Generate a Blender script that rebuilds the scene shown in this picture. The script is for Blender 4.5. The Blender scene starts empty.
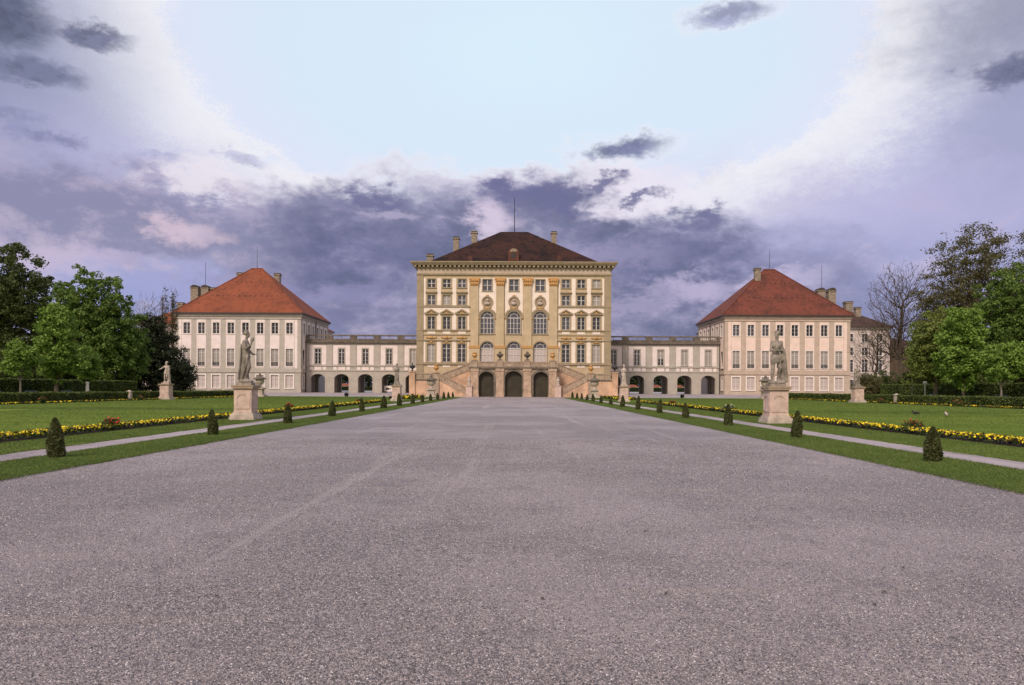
import bpy, math, random
import numpy as np
from mathutils import Vector, Matrix
from mathutils.geometry import tessellate_polygon
PI = math.pi
R = math.radians
scene = bpy.context.scene
COL = scene.collection
rng = np.random.default_rng(7)
random.seed(7)

# ------------------------------------------------------------------ helpers
def sstep(a, b, x):
    t = min(1, max(0, (x - a) / (b - a)))
    return t * t * (3 - 2 * t)

def gz(y):                                   # height of the terrain
    return 0.35 * sstep(114, 143, y)

class MB:
    """collects polygons; build() links them as ONE mesh object"""
    def __init__(s):
        s.v = []; s.f = []; s.m = []
    def add(s, verts, faces, m=0):
        o = len(s.v)
        s.v += [tuple(p) for p in verts]
        for f in faces:
            s.f.append([i + o for i in f]); s.m.append(m)
    def quad(s, a, b, c, d, m=0): s.add([a, b, c, d], [(0, 1, 2, 3)], m)
    def box(s, x0, x1, y0, y1, z0, z1, m=0, skip=()):
        v = [(x0,y0,z0),(x1,y0,z0),(x1,y1,z0),(x0,y1,z0),(x0,y0,z1),(x1,y0,z1),(x1,y1,z1),(x0,y1,z1)]
        fs = {'b':(3,2,1,0),'t':(4,5,6,7),'f':(0,1,5,4),'r':(1,2,6,5),'k':(2,3,7,6),'l':(3,0,4,7)}
        s.add(v, [fs[k] for k in fs if k not in skip], m)
    def tube(s, pts, rads, n=6, cap=True, m=0):
        pts = [Vector(p) for p in pts]; o = len(s.v)
        for i, p in enumerate(pts):
            a = pts[max(i - 1, 0)]; b = pts[min(i + 1, len(pts) - 1)]
            d = (b - a)
            d = d.normalized() if d.length > 1e-9 else Vector((0, 0, 1))
            ref = Vector((0, 0, 1)) if abs(d.z) < .9 else Vector((1, 0, 0))
            e1 = d.cross(ref).normalized(); e2 = d.cross(e1)
            for k in range(n):
                t = 2 * PI * k / n
                s.v.append(tuple(p + (e1 * math.cos(t) + e2 * math.sin(t)) * rads[i]))
        for i in range(len(pts) - 1):
            for k in range(n):
                s.f.append([o+i*n+k, o+i*n+(k+1)%n, o+(i+1)*n+(k+1)%n, o+(i+1)*n+k][::-1]); s.m.append(m)
        if cap:
            s.f.append([o + k for k in range(n)]); s.m.append(m)
            s.f.append([o + (len(pts)-1)*n + k for k in range(n)][::-1]); s.m.append(m)
    def lathe(s, prof, n=20, c=(0, 0, 0), m=0, sx=1, sy=1):
        o = len(s.v); L = len(prof)
        for (r, z) in prof:
            for k in range(n):
                t = 2 * PI * k / n
                s.v.append((c[0] + r*math.cos(t)*sx, c[1] + r*math.sin(t)*sy, c[2] + z))
        for i in range(L - 1):
            for k in range(n):
                s.f.append([o+i*n+k, o+i*n+(k+1)%n, o+(i+1)*n+(k+1)%n, o+(i+1)*n+k]); s.m.append(m)
        s.f.append([o + k for k in range(n)][::-1]); s.m.append(m)
        s.f.append([o + (L-1)*n + k for k in range(n)]); s.m.append(m)
    def ball(s, c, rx, ry=None, rz=None, n=12, k=8, m=0):
        ry = ry or rx; rz = rz or rx
        prof = [(math.sin(PI*i/k), -math.cos(PI*i/k)) for i in range(1, k)]
        o = len(s.v)
        s.v.append((c[0], c[1], c[2] - rz)); s.v.append((c[0], c[1], c[2] + rz))
        for (r, z) in prof:
            for j in range(n):
                t = 2*PI*j/n
                s.v.append((c[0]+rx*r*math.cos(t), c[1]+ry*r*math.sin(t), c[2]+rz*z))
        for j in range(n):
            s.f.append([o, o+2+(j+1)%n, o+2+j]); s.m.append(m)
            e = o+2+(k-2)*n
            s.f.append([o+1, e+j, e+(j+1)%n]); s.m.append(m)
        for i in range(k-2):
            for j in range(n):
                a = o+2+i*n
                s.f.append([a+j, a+(j+1)%n, a+n+(j+1)%n, a+n+j]); s.m.append(m)
    def prism(s, poly, y0, y1, m=0):
        """poly in (x,z), extruded along y from y0 (front) to y1"""
        n = len(poly)
        s.add([(x, y0, z) for x, z in poly] + [(x, y1, z) for x, z in poly],
              [list(range(n)), list(range(2*n-1, n-1, -1))] + [(i+n, (i+1)%n+n, (i+1)%n, i) for i in range(n)], m)
    def plate(s, F, outer, holes, d0, d1, m=0, mr=None, sides=True):
        """flat slab on frame F with holes: face at d1, edges back to d0 (d0<d1)"""
        mr = m if mr is None else mr
        loops = [outer] + list(holes)
        tris = tessellate_polygon([[Vector((u, z, 0)) for u, z in lp] for lp in loops])
        flat = [p for lp in loops for p in lp]
        vv = [F.p(u, z, d1) for u, z in flat]
        out = []
        for t in tris:
            a, b, c = (flat[i] for i in t)
            ar = (b[0]-a[0])*(c[1]-a[1]) - (c[0]-a[0])*(b[1]-a[1])
            if abs(ar) < 1e-9: continue
            out.append(t if ar > 0 else t[::-1])
        s.add(vv, out, m)
        for li, lp in enumerate(loops):
            if li == 0 and not sides: continue
            ar = sum(lp[i][0]*lp[(i+1)%len(lp)][1] - lp[(i+1)%len(lp)][0]*lp[i][1] for i in range(len(lp)))
            q = lp if (ar > 0) == (li == 0) else lp[::-1]
            n = len(q)
            s.add([F.p(u, z, d1) for u, z in q] + [F.p(u, z, d0) for u, z in q],
                  [(i, i+n, (i+1)%n+n, (i+1)%n) for i in range(n)], m if li == 0 else mr)
    def fbox(s, F, u0, u1, z0, z1, d0, d1, m=0):
        s.plate(F, rect(u0, u1, z0, z1), [], d0, d1, m)
    def mesh(s, name, mats, smooth=False):
        me = bpy.data.meshes.new(name)
        me.from_pydata(s.v, [], s.f)
        for mt in (mats if isinstance(mats, (list, tuple)) else [mats]): me.materials.append(mt)
        me.polygons.foreach_set('material_index', s.m)
        if smooth: me.polygons.foreach_set('use_smooth', [True]*len(s.f))
        me.update()
        return me
    def build(s, name, mats, parent=None, loc=(0,0,0), rz=0, smooth=False):
        return link(name, s.mesh(name, mats, smooth), parent, loc, rz)

class Fr:
    """a wall frame: u runs along the wall, z up, d outward"""
    def __init__(s, x=0, y=0, rot=0, z=0):
        s.x, s.y, s.z, s.rot = x, y, z, rot; s.c, s.s = math.cos(rot), math.sin(rot)
    def p(s, u, z, d=0):
        return (s.x + u*s.c + d*s.s, s.y + u*s.s - d*s.c, s.z + z)
F0 = Fr()

def rect(u0, u1, z0, z1): return [(u0, z0), (u1, z0), (u1, z1), (u0, z1)]
def archpoly(u, w, z0, ztop, rise=None, n=14):
    h = w/2; rise = h if rise is None else rise; zs = ztop - rise
    return [(u-h, z0), (u+h, z0)] + [(u + h*math.cos(PI*i/n), zs + rise*math.sin(PI*i/n)) for i in range(n+1)]
def circ(u, z, r, n=20): return [(u + r*math.cos(2*PI*i/n), z + r*math.sin(2*PI*i/n)) for i in range(n)]

def link(name, data, parent=None, loc=(0,0,0), rz=0):
    o = bpy.data.objects.new(name, data); COL.objects.link(o)
    o.location = loc; o.rotation_euler = (0, 0, rz)
    if parent: o.parent = parent
    return o
def tag(o, label, cat, group=None, kind=None):
    if label: o['label'] = label
    if cat: o['category'] = cat
    if group: o['group'] = group
    if kind: o['kind'] = kind
    return o
def thing(name, label, cat, loc=(0,0,0), rz=0, group=None):
    return tag(link(name, None, None, loc, rz), label, cat, group)
def struct(o): o['kind'] = 'structure'; return o
def children(o): return [c for c in bpy.data.objects if c.parent == o]
def dup(root, loc, rz=0, label=None, scale=None):
    r = root.copy(); COL.objects.link(r); r.location = loc; r.rotation_euler = (0, 0, rz)
    if label: r['label'] = label
    if scale: r.scale = scale
    for ch in children(root):
        c = ch.copy(); COL.objects.link(c); c.parent = r
        for g in children(ch):
            d = g.copy(); COL.objects.link(d); d.parent = c
    return r

def npmesh(name, V, k, mats, midx=None):
    """V: (N*k,3) array, polygons of k consecutive vertices"""
    me = bpy.data.meshes.new(name); n = len(V)//k
    me.vertices.add(n*k); me.vertices.foreach_set('co', np.ascontiguousarray(V, dtype=np.float32).ravel())
    me.loops.add(n*k); me.loops.foreach_set('vertex_index', np.arange(n*k, dtype=np.int32))
    me.polygons.add(n); me.polygons.foreach_set('loop_start', np.arange(0, n*k, k, dtype=np.int32))
    me.polygons.foreach_set('loop_total', np.full(n, k, dtype=np.int32))
    for m in (mats if isinstance(mats, (list, tuple)) else [mats]): me.materials.append(m)
    if midx is not None: me.polygons.foreach_set('material_index', np.asarray(midx, dtype=np.int32))
    me.update(calc_edges=True); me.validate()
    return me

def leafquads(C, size, up=0.0, elong=1.5, out=None, r=None):
    """one pointed, folded leaf card for every centre C"""
    r = r or rng
    n = len(C)
    N = r.normal(size=(n, 3)); 
    if out is not None: N += out*1.2
    N[:, 2] += up
    N /= np.linalg.norm(N, axis=1, keepdims=True) + 1e-9
    T = r.normal(size=(n, 3)); T -= N*(T*N).sum(1, keepdims=True)
    T /= np.linalg.norm(T, axis=1, keepdims=True) + 1e-9
    B = np.cross(N, T)
    s = (np.asarray(size)*r.uniform(.65, 1.35, n))[:, None]
    a = C + T*s*elong*.5; c = C - T*s*elong*.5
    b = C + B*s*.42 + N*s*.12; d = C - B*s*.42 + N*s*.12
    return np.stack([a, b, c, d], 1).reshape(-1, 3)

# ------------------------------------------------------------------ materials
def srgb(r, g, b):
    f = lambda c: c/12.92 if c <= .04045 else ((c+.055)/1.055)**2.4
    return (f(r/255), f(g/255), f(b/255), 1)
class NT:
    def __init__(s, tree): s.t = tree; s.n = tree.nodes; s.l = tree.links
    def node(s, typ, **kw):
        x = s.n.new(typ)
        for k, v in kw.items(): setattr(x, k, v)
        return x
    def set(s, sock, v):
        if isinstance(v, bpy.types.NodeSocket): s.l.new(v, sock)
        elif v is not None: sock.default_value = v
    def m(s, op, a, b=None, c=None, clamp=False):
        x = s.node('ShaderNodeMath', operation=op, use_clamp=clamp)
        for i, v in enumerate((a, b, c)):
            if v is not None: s.set(x.inputs[i], v)
        return x.outputs[0]
    def mix(s, f, a, b, mode='MIX'):
        x = s.node('ShaderNodeMix', data_type='RGBA', blend_type=mode)
        s.set(x.inputs[0], f); s.set(x.inputs[6], a); s.set(x.inputs[7], b)
        return x.outputs[2]
    def noise(s, vec, scale, detail=4, rough=.55, dist=0):
        x = s.node('ShaderNodeTexNoise'); s.set(x.inputs['Vector'], vec)
        x.inputs['Scale'].default_value = scale; x.inputs['Detail'].default_value = detail
        x.inputs['Roughness'].default_value = rough; x.inputs['Distortion'].default_value = dist
        return x.outputs['Fac']
    def ss(s, x, a, b):                           # smoothstep
        n = s.node('ShaderNodeMapRange', interpolation_type='SMOOTHSTEP')
        s.set(n.inputs[0], x); n.inputs[1].default_value = a; n.inputs[2].default_value = b
        return n.outputs[0]
    def ramp(s, f, stops):
        x = s.node('ShaderNodeValToRGB'); s.set(x.inputs[0], f); e = x.color_ramp.elements
        while len(e) < len(stops): e.new(.5)
        for i, (p, c) in enumerate(stops): e[i].position = p; e[i].color = c
        return x.outputs[0]
    def mapping(s, vec, scale):
        x = s.node('ShaderNodeMapping'); s.set(x.inputs['Vector'], vec); x.inputs['Scale'].default_value = scale
        return x.outputs[0]
def newmat(name):
    m = bpy.data.materials.new(name); m.use_nodes = True
    t = NT(m.node_tree); b = t.n['Principled BSDF']
    return m, t, b
def c4(c): return (c[0], c[1], c[2], 1)
def vmul(c, k): return (c[0]*k, c[1]*k, c[2]*k, 1)

def mat_plaster(name, col, var=.18, stain=.35, scale=.9, rough=.9, bump=.15, streak=True):
    m, t, b = newmat(name)
    co = t.node('ShaderNodeTexCoord').outputs['Object']
    n1 = t.noise(co, scale, 6, .6); n2 = t.noise(co, 9, 5, .65)
    n3 = t.noise(t.mapping(co, (2.2, 2.2, .16)), 1.6, 5, .6)
    c = t.mix(t.ss(n1, .3, .75), vmul(col, 1-var), vmul(col, 1+var*.5))
    c = t.mix(t.m('MULTIPLY', t.ss(n2, .45, .8), .25), c, vmul(col, .72))
    if streak: c = t.mix(t.m('MULTIPLY', t.ss(n3, .55, .8), stain), c, (col[0]*.45, col[1]*.43, col[2]*.42, 1))
    t.set(b.inputs['Base Color'], c); b.inputs['Roughness'].default_value = rough
    b.inputs['Specular IOR Level'].default_value = .2
    bm = t.node('ShaderNodeBump'); bm.inputs['Strength'].default_value = bump; bm.inputs['Distance'].default_value = .02
    t.set(bm.inputs['Height'], n2); t.l.new(bm.outputs[0], b.inputs['Normal'])
    return m
def mat_plain(name, col, rough=.6, metal=0, spec=.4, var=.12):
    m, t, b = newmat(name)
    co = t.node('ShaderNodeTexCoord').outputs['Object']
    c = t.mix(t.noise(co, 6, 4), vmul(col, 1-var), vmul(col, 1+var))
    t.set(b.inputs['Base Color'], c)
    b.inputs['Roughness'].default_value = rough; b.inputs['Metallic'].default_value = metal
    b.inputs['Specular IOR Level'].default_value = spec
    return m
def mat_leaf(name, c1, c2, c3, rough=.6, trans=.25):
    m, t, b = newmat(name)
    g = t.node('ShaderNodeNewGeometry')
    co = t.node('ShaderNodeTexCoord').outputs['Object']
    c = t.ramp(g.outputs['Random Per Island'], [(0, c4(c1)), (.5, c4(c2)), (1, c4(c3))])
    c = t.mix(t.m('MULTIPLY', t.ss(t.noise(co, .55, 3), .4, .65), .5), c, c4(c3))
    t.set(b.inputs['Base Color'], c); b.inputs['Roughness'].default_value = rough
    b.inputs['Specular IOR Level'].default_value = .25
    tr = t.node('ShaderNodeBsdfTranslucent'); t.set(tr.inputs[0], c)
    mx = t.node('ShaderNodeMixShader'); mx.inputs[0].default_value = trans
    t.l.new(b.outputs[0], mx.inputs[1]); t.l.new(tr.outputs[0], mx.inputs[2])
    t.l.new(mx.outputs[0], t.n['Material Output'].inputs[0])
    return m
def mat_roof(name, c1, c2, c3, moss=(.03, .025, .02), mossamt=.3, rows=3.2):
    m, t, b = newmat(name)
    co = t.node('ShaderNodeTexCoord').outputs['Object']
    n1 = t.noise(co, .35, 6, .62); n2 = t.noise(t.mapping(co, (3.5, 3.5, 5)), 1.4, 6, .7)
    n4 = t.noise(t.mapping(co, (1.6, 1.6, .12)), .8, 5, .65)
    vor = t.node('ShaderNodeTexVoronoi'); t.set(vor.inputs['Vector'], t.mapping(co, (3.6, 3.6, 4.8))); vor.inputs['Scale'].default_value = 1
    sep = t.node('ShaderNodeSeparateColor'); t.l.new(vor.outputs['Color'], sep.inputs[0])
    c = t.mix(t.ss(n1, .3, .7), c4(c1), c4(c2))
    c = t.mix(t.m('MULTIPLY', sep.outputs[0], .55), c, c4(c3))
    c = t.mix(t.m('MULTIPLY', t.ss(n2, .5, .8), mossamt), c, c4(moss))
    c = t.mix(t.m('MULTIPLY', t.ss(n4, .5, .72), mossamt), c, c4(moss))
    c = t.mix(t.m('MULTIPLY', t.ss(t.noise(co, .28, 6, .7), .46, .62), mossamt*.65), c, c4(moss))
    t.set(b.inputs['Base Color'], c); b.inputs['Roughness'].default_value = .85
    b.inputs['Specular IOR Level'].default_value = .2
    w = t.node('ShaderNodeTexWave', wave_type='BANDS', bands_direction='Z', wave_profile='SAW')
    t.set(w.inputs['Vector'], co); w.inputs['Scale'].default_value = rows*.5; w.inputs['Distortion'].default_value = .3
    bm = t.node('ShaderNodeBump'); bm.inputs['Strength'].default_value = .5; bm.inputs['Distance'].default_value = .05
    t.set(bm.inputs['Height'], t.m('ADD', w.outputs['Fac'], n2)); t.l.new(bm.outputs[0], b.inputs['Normal'])
    return m

PALE = mat_plaster('pale_stucco', (.83, .73, .66), .10, .14)
TAN = mat_plaster('tan_stucco', (.53, .425, .285), .14, .45)
TANG = mat_plaster('grey_tan_stucco', (.45, .415, .365), .12, .3)
TANP = mat_plaster('pinkish_tan_stucco', (.50, .41, .335), .12, .3)
PALEW = mat_plaster('rosy_stucco', (.80, .645, .565), .10, .16)
PALEP = mat_plaster('pale_pink_stucco', (.79, .71, .685), .10, .16)
REARW = mat_plaster('shaded_rear_stucco', (.55, .475, .45), .14, .35)  # rear wings' distance and shade mixed into the stucco colour
WHITE = mat_plaster('white_trim', (.83, .77, .72), .06, .08)
PINK = mat_plaster('salmon_plaster', (.62, .415, .285), .34, .8, scale=.7)
PIERM = mat_plaster('pinkish_stone', (.47, .345, .255), .3, .6, scale=1.2)
STONE = mat_plaster('weathered_stone', (.40, .31, .235), .3, .6, scale=1.4, bump=.5)
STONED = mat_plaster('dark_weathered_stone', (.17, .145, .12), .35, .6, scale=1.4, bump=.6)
STATUE = mat_plaster('grey_statue_stone', (.30, .265, .225), .5, 1.0, scale=3.2, bump=.6)
STATUEP = mat_plaster('pale_statue_stone', (.50, .43, .37), .3, .6, scale=3.2, bump=.6)
PEDESTAL = mat_plaster('pink_marble', (.60, .46, .40), .25, .6, scale=2.2, bump=.4)
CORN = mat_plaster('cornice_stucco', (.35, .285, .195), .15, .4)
GOLD = mat_plain('gilding', (.50, .285, .105), .5, .2, .4, .5)
SASHW = mat_plain('white_paint', (.58, .56, .55), .5)
DARKM = mat_plain('dark_iron', (.03, .028, .03), .6)
GUTTER = mat_plain('dark_gutter', (.05, .035, .03), .6)
DOOR = mat_plaster('dark_olive_boards', (.055, .048, .034), .25, .4, rough=.6)
BENCHM = mat_plain('blue_grey_boards', (.11, .15, .22), .6)
SHUT = mat_plain('pale_shutter', (.50, .435, .415), .6)
CURT = mat_plain('curtained_pane', (.33, .30, .275), .25, 0, .5, .3)
CHIM = mat_plaster('chimney_render', (.30, .25, .20), .35, .9, scale=2)
CAPM = mat_plaster('sooty_cap', (.085, .07, .06), .3, .5)
BARK = mat_plaster('bark', (.11, .088, .065), .4, .5, scale=3, bump=.9)
BARKG = mat_plaster('grey_bark', (.20, .175, .15), .35, .4, scale=3, bump=.9)
BROOF = mat_roof('dark_roof', (.042, .017, .013), (.022, .012, .010), (.07, .026, .018), (.004, .004, .004), 1.0)
OROOF = mat_roof('orange_roof', (.245, .072, .036), (.19, .055, .029), (.29, .092, .048), (.06, .03, .022), .5)
MROOF = mat_roof('maroon_roof', (.17, .050, .034), (.12, .038, .027), (.20, .064, .044), (.035, .021, .018), .6)
SROOF = mat_roof('slate_brown_roof', (.07, .042, .035), (.05, .033, .03), (.09, .05, .04), (.02, .018, .018), .5)

def mat_glass():
    m, t, b = newmat('dark_glass')
    g = t.node('ShaderNodeTexCoord').outputs['Object']
    n = t.noise(g, 1.3, 2)
    t.set(b.inputs['Base Color'], t.mix(n, (.012, .013, .017, 1), (.05, .05, .06, 1)))
    b.inputs['Roughness'].default_value = .12; b.inputs['Specular IOR Level'].default_value = .5
    return m
GLASS = mat_glass()
def mat_glass_blue():
    m, t, b = newmat('sky_glass')
    g = t.node('ShaderNodeTexCoord').outputs['Object']
    t.set(b.inputs['Base Color'], t.mix(t.noise(g, 1.6, 3), (.03, .033, .045, 1), (.13, .125, .15, 1)))
    b.inputs['Roughness'].default_value = .1
    return m
GLASSB = mat_glass_blue()

LEAF_MID = mat_leaf('mid_green_leaves', (.06, .11, .02), (.105, .178, .033), (.165, .24, .052))
LEAF_BRIGHT = mat_leaf('bright_green_leaves', (.095, .175, .026), (.155, .255, .042), (.215, .325, .062))
LEAF_DARK = mat_leaf('dark_green_leaves', (.046, .07, .019), (.072, .10, .028), (.105, .132, .04))
LEAF_YEW = mat_leaf('yew_needles', (.012, .02, .009), (.02, .03, .012), (.034, .046, .018), trans=.08)
LEAF_OLIVE = mat_leaf('olive_leaves', (.095, .13, .026), (.145, .19, .04), (.195, .235, .056))
LEAF_BROWN = mat_leaf('budding_leaves', (.10, .09, .04), (.145, .128, .056), (.115, .125, .046), trans=.35)
LEAF_HEDGE = mat_leaf('hedge_leaves', (.055, .085, .018), (.08, .115, .026), (.11, .14, .036), trans=.15)
LEAF_CONE = mat_leaf('cone_needles', (.042, .064, .02), (.08, .10, .032), (.155, .155, .06), trans=.18)
LEAF_BED = mat_leaf('pansy_leaves', (.03, .055, .014), (.05, .08, .02), (.07, .10, .025))
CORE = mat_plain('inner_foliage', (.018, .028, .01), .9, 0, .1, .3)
YEL = mat_plain('yellow_petals', (.82, .64, .03), .6, 0, .2, .25)
PURP = mat_plain('dark_purple_petals', (.022, .010, .03), .6, 0, .2, .4)
RED = mat_plain('red_petals', (.55, .05, .04), .6, 0, .2, .25)
WHITEP = mat_plain('white_petals', (.72, .70, .66), .6, 0, .2, .1)
RUS = mat_plain('russet_petals', (.36, .13, .06), .6, 0, .2, .3)
SOIL = mat_plaster('dark_soil', (.045, .032, .024), .3, .3, scale=5)
BLADE = mat_leaf('grass_blades', (.072, .118, .028), (.115, .17, .042), (.17, .225, .062), trans=.35)

def mat_grass():
    m, t, b = newmat('lawn_turf')
    co = t.node('ShaderNodeTexCoord').outputs['Object']
    n1 = t.noise(co, .12, 4); n2 = t.noise(co, 1.1, 6, .7); n3 = t.noise(co, 22, 5, .7)
    st = t.noise(t.mapping(co, (.02, .33, 1)), 1, 3)
    c = t.mix(t.ss(n2, .3, .7), (.098, .148, .031, 1), (.155, .21, .047, 1))
    c = t.mix(t.ss(n3, .35, .7), c, (.18, .245, .044, 1))
    c = t.mix(t.m('MULTIPLY', t.ss(n1, .4, .62), .5), c, (.19, .24, .044, 1))
    c = t.mix(t.m('MULTIPLY', t.ss(st, .42, .58), .55), c, (.088, .142, .023, 1))
    t.set(b.inputs['Base Color'], c); b.inputs['Roughness'].default_value = 1; b.inputs['Specular IOR Level'].default_value = 0
    bm = t.node('ShaderNodeBump'); bm.inputs['Strength'].default_value = .7; bm.inputs['Distance'].default_value = .04
    t.set(bm.inputs['Height'], t.m('ADD', n3, n2)); t.l.new(bm.outputs[0], b.inputs['Normal'])
    return m
GRASS = mat_grass()
def mat_gravel(name, k=1.0, tint=(1, 1, 1)):
    m, t, b = newmat(name)
    co = t.node('ShaderNodeTexCoord').outputs['Object']
    v1 = t.node('ShaderNodeTexVoronoi'); t.set(v1.inputs['Vector'], co); v1.inputs['Scale'].default_value = 104
    v2 = t.node('ShaderNodeTexVoronoi'); t.set(v2.inputs['Vector'], co); v2.inputs['Scale'].default_value = 50
    s1 = t.node('ShaderNodeSeparateColor'); t.l.new(v1.outputs['Color'], s1.inputs[0])
    s2 = t.node('ShaderNodeSeparateColor'); t.l.new(v2.outputs['Color'], s2.inputs[0])
    q = lambda r, g, b_: (r*k*tint[0], g*k*tint[1], b_*k*tint[2], 1)
    c = t.ramp(s1.outputs[0], [(0, q(.05, .045, .053)), (.32, q(.19, .167, .185)), (.7, q(.38, .33, .355)), (.92, q(.56, .50, .52)), (1, q(.86, .81, .81))])
    c = t.mix(t.m('MULTIPLY', s1.outputs[1], .32), c, q(.37, .285, .26))
    c = t.mix(t.m('MULTIPLY', t.ss(s2.outputs[2], .72, .78), .75), c, q(.10, .092, .104))
    big = t.noise(co, .16, 5, .6); mid = t.noise(co, .9, 6, .68); fin = t.noise(co, 7, 4, .7)
    c = t.mix(t.m('MULTIPLY', t.ss(big, .42, .60), .6), c, q(.46, .40, .425))
    c = t.mix(t.m('MULTIPLY', t.ss(mid, .5, .68), .55), c, q(.18, .156, .172))
    c = t.mix(t.m('MULTIPLY', t.ss(fin, .5, .75), .35), c, q(.15, .132, .145))
    # worn pale tracks along the drive, raked across by feet
    tr = t.node('ShaderNodeMapping'); t.set(tr.inputs['Vector'], co); tr.inputs['Rotation'].default_value = (0, 0, R(7)); tr.inputs['Scale'].default_value = (.9, .035, 1)
    sx = t.noise(tr.outputs[0], 1, 5, .6); sy = t.noise(t.mapping(co, (.16, 1.5, 1)), 1, 4, .6); sz = t.noise(t.mapping(co, (2.6, .06, 1)), 1, 4, .6)
    c = t.mix(t.m('MULTIPLY', t.ss(sx, .59, .65), .42), c, q(.52, .46, .47))
    c = t.mix(t.m('MULTIPLY', t.ss(sz, .60, .70), .3), c, q(.50, .44, .44))
    c = t.mix(t.m('MULTIPLY', t.ss(sy, .60, .74), .45), c, q(.48, .39, .33))
    t.set(b.inputs['Base Color'], c); b.inputs['Roughness'].default_value = .5; b.inputs['Specular IOR Level'].default_value = .5
    h = t.m('ADD', t.m('MULTIPLY', v1.outputs['Distance'], -1.3), t.m('MULTIPLY', v2.outputs['Distance'], -.9))
    h = t.m('ADD', h, t.m('MULTIPLY', fin, .9))
    bm = t.node('ShaderNodeBump'); bm.inputs['Strength'].default_value = .85; bm.inputs['Distance'].default_value = .022
    t.set(bm.inputs['Height'], h); t.l.new(bm.outputs[0], b.inputs['Normal'])
    return m
GRAVEL = mat_gravel('lilac_gravel', 1.0, (1.01, 1.01, .985))
GRAVELP = mat_gravel('pale_path_gravel', 1.3, (1.02, 1, .98))
def mat_pebble():
    m, t, b = newmat('pebbles')
    g = t.node('ShaderNodeNewGeometry')
    c = t.ramp(g.outputs['Random Per Island'], [(0, (.03, .027, .03, 1)), (.3, (.12, .106, .113, 1)), (.6, (.25, .22, .225, 1)), (.8, (.30, .25, .235, 1)), (.94, (.40, .355, .365, 1)), (1, (.62, .58, .58, 1))])
    t.set(b.inputs['Base Color'], c); b.inputs['Roughness'].default_value = .75
    return m
PEBBLE = mat_pebble()

# ------------------------------------------------------------------ ground
ys = [-400, -40, 0, 20, 50, 80, 107, 114] + [114 + 29*i/12 for i in range(1, 13)] + [170, 220, 400, 1200, 3500]
def sheet(name, x0, x1, yy, dz, mat, wave=0.0, skirt=0.0, seed=1, wl=1.0):
    """a strip of ground between x0 and x1 with slightly uneven long edges"""
    r = random.Random(seed)
    mb = MB(); n = len(yy)
    wob = lambda y, k: wave*(math.sin(y*1.7/wl + k) + .7*math.sin(y*4.3/wl + 2*k) + .6*r.uniform(-1, 1))
    L = [(x0 + wob(y, 1.1), y, gz(y)+dz) for y in yy]; Rr = [(x1 + wob(y, 2.7), y, gz(y)+dz) for y in yy]
    mb.add(L + Rr, [(i, n+i, n+i+1, i+1) for i in range(n-1)])
    if skirt:
        dn = lambda P: [(x, y, z-skirt) for x, y, z in P]
        mb.add(L + dn(L), [(i, i+1, n+i+1, n+i) for i in range(n-1)])
        mb.add(Rr + dn(Rr), [(i, n+i, n+i+1, i+1) for i in range(n-1)])
        mb.add([L[0], Rr[0], dn(L)[0], dn(Rr)[0]], [(0, 2, 3, 1)])
        mb.add([L[-1], Rr[-1], dn(L)[-1], dn(Rr)[-1]], [(0, 1, 3, 2)])
    return struct(mb.build(name, mat))
sheet('ground', -3500, 3500, ys, -.02, GRASS)
drange = lambda a, b, s: list(np.arange(a, b, s)) + [b]
sheet('gravel_drive', -8.6, 8.0, drange(-30, 107, 6), 0, GRAVEL)
sheet('forecourt', -100, 100, [107, 114] + [114+29*i/12 for i in range(1, 13)] + [170, 260], .004, GRAVEL)
edge = drange(-6, 40, .16) + drange(40.5, 107, .6)
VL = (-9.95, -8.15); VR = (7.42, 9.42)
sheet('grass_verge', VL[0], VL[1], edge, .02, GRASS, .05, .04, 3)
sheet('grass_verge', VR[0], VR[1], edge, .02, GRASS, .05, .04, 4)
sheet('side_path', -11.25, -9.7, drange(-6, 112, 4), .006, GRAVELP)
sheet('side_path', 9.3, 10.75, drange(-6, 112, 4), .006, GRAVELP)
edge2 = drange(-6, 40, .16) + drange(40.5, 112, .6)
sheet('lawn', -41.0, -11.1, edge2, .02, GRASS, .03, .04, 5)
sheet('lawn', 10.55, 41.2, edge2, .02, GRASS, .03, .04, 6)

# grass blades where they can be told from turf
def blades(name, zones, h, label):
    V = []
    for (x0, x1, y0, y1, n) in zones:
        y = y0 + (y1-y0)*rng.random(n)**1.6
        x = rng.uniform(x0, x1, n)
        if x1 - x0 < .4: x = x0 + (x1-x0)*rng.random(n)
        base = np.stack([x, y, np.full(n, .018)], 1)
        a = rng.uniform(0, 2*PI, n); w = rng.uniform(.003, .007, n)*(1+y/22); hh = h*rng.uniform(.5, 1.3, n)*(1+np.maximum(0, y-30)/70)
        dx = np.stack([np.cos(a)*w, np.sin(a)*w, np.zeros(n)], 1)
        lean = np.stack([rng.normal(0, .5, n)*hh, rng.normal(0, .5, n)*hh, hh], 1)
        V.append(np.stack([base-dx, base+dx, base+lean], 1).reshape(-1, 3))
    o = link(name, npmesh(name, np.concatenate(V), 3, BLADE))
    tag(o, label, 'grass', kind='stuff')
blades('grass', [(-10.0, -8.1, 8, 36, 100000), (-10.0, -8.1, 34, 107, 50000), (-8.28, -8.04, 8, 50, 24000), (7.35, 9.47, 8, 36, 100000), (7.35, 9.47, 34, 107, 50000), (7.28, 7.52, 8, 50, 24000),
                 (-13.25, -11.08, 9, 36, 66000), (10.52, 13.05, 9, 36, 66000), (-13.25, -11.08, 34, 108, 40000), (10.52, 13.05, 34, 108, 40000), (-30, -14.2, 16, 48, 80000), (14, 30, 16, 48, 80000),
                 (-40, -14.2, 44, 108, 90000), (14, 40, 44, 108, 90000)],
       .03, 'short mown grass of the verges and lawns beside the gravel')

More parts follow.
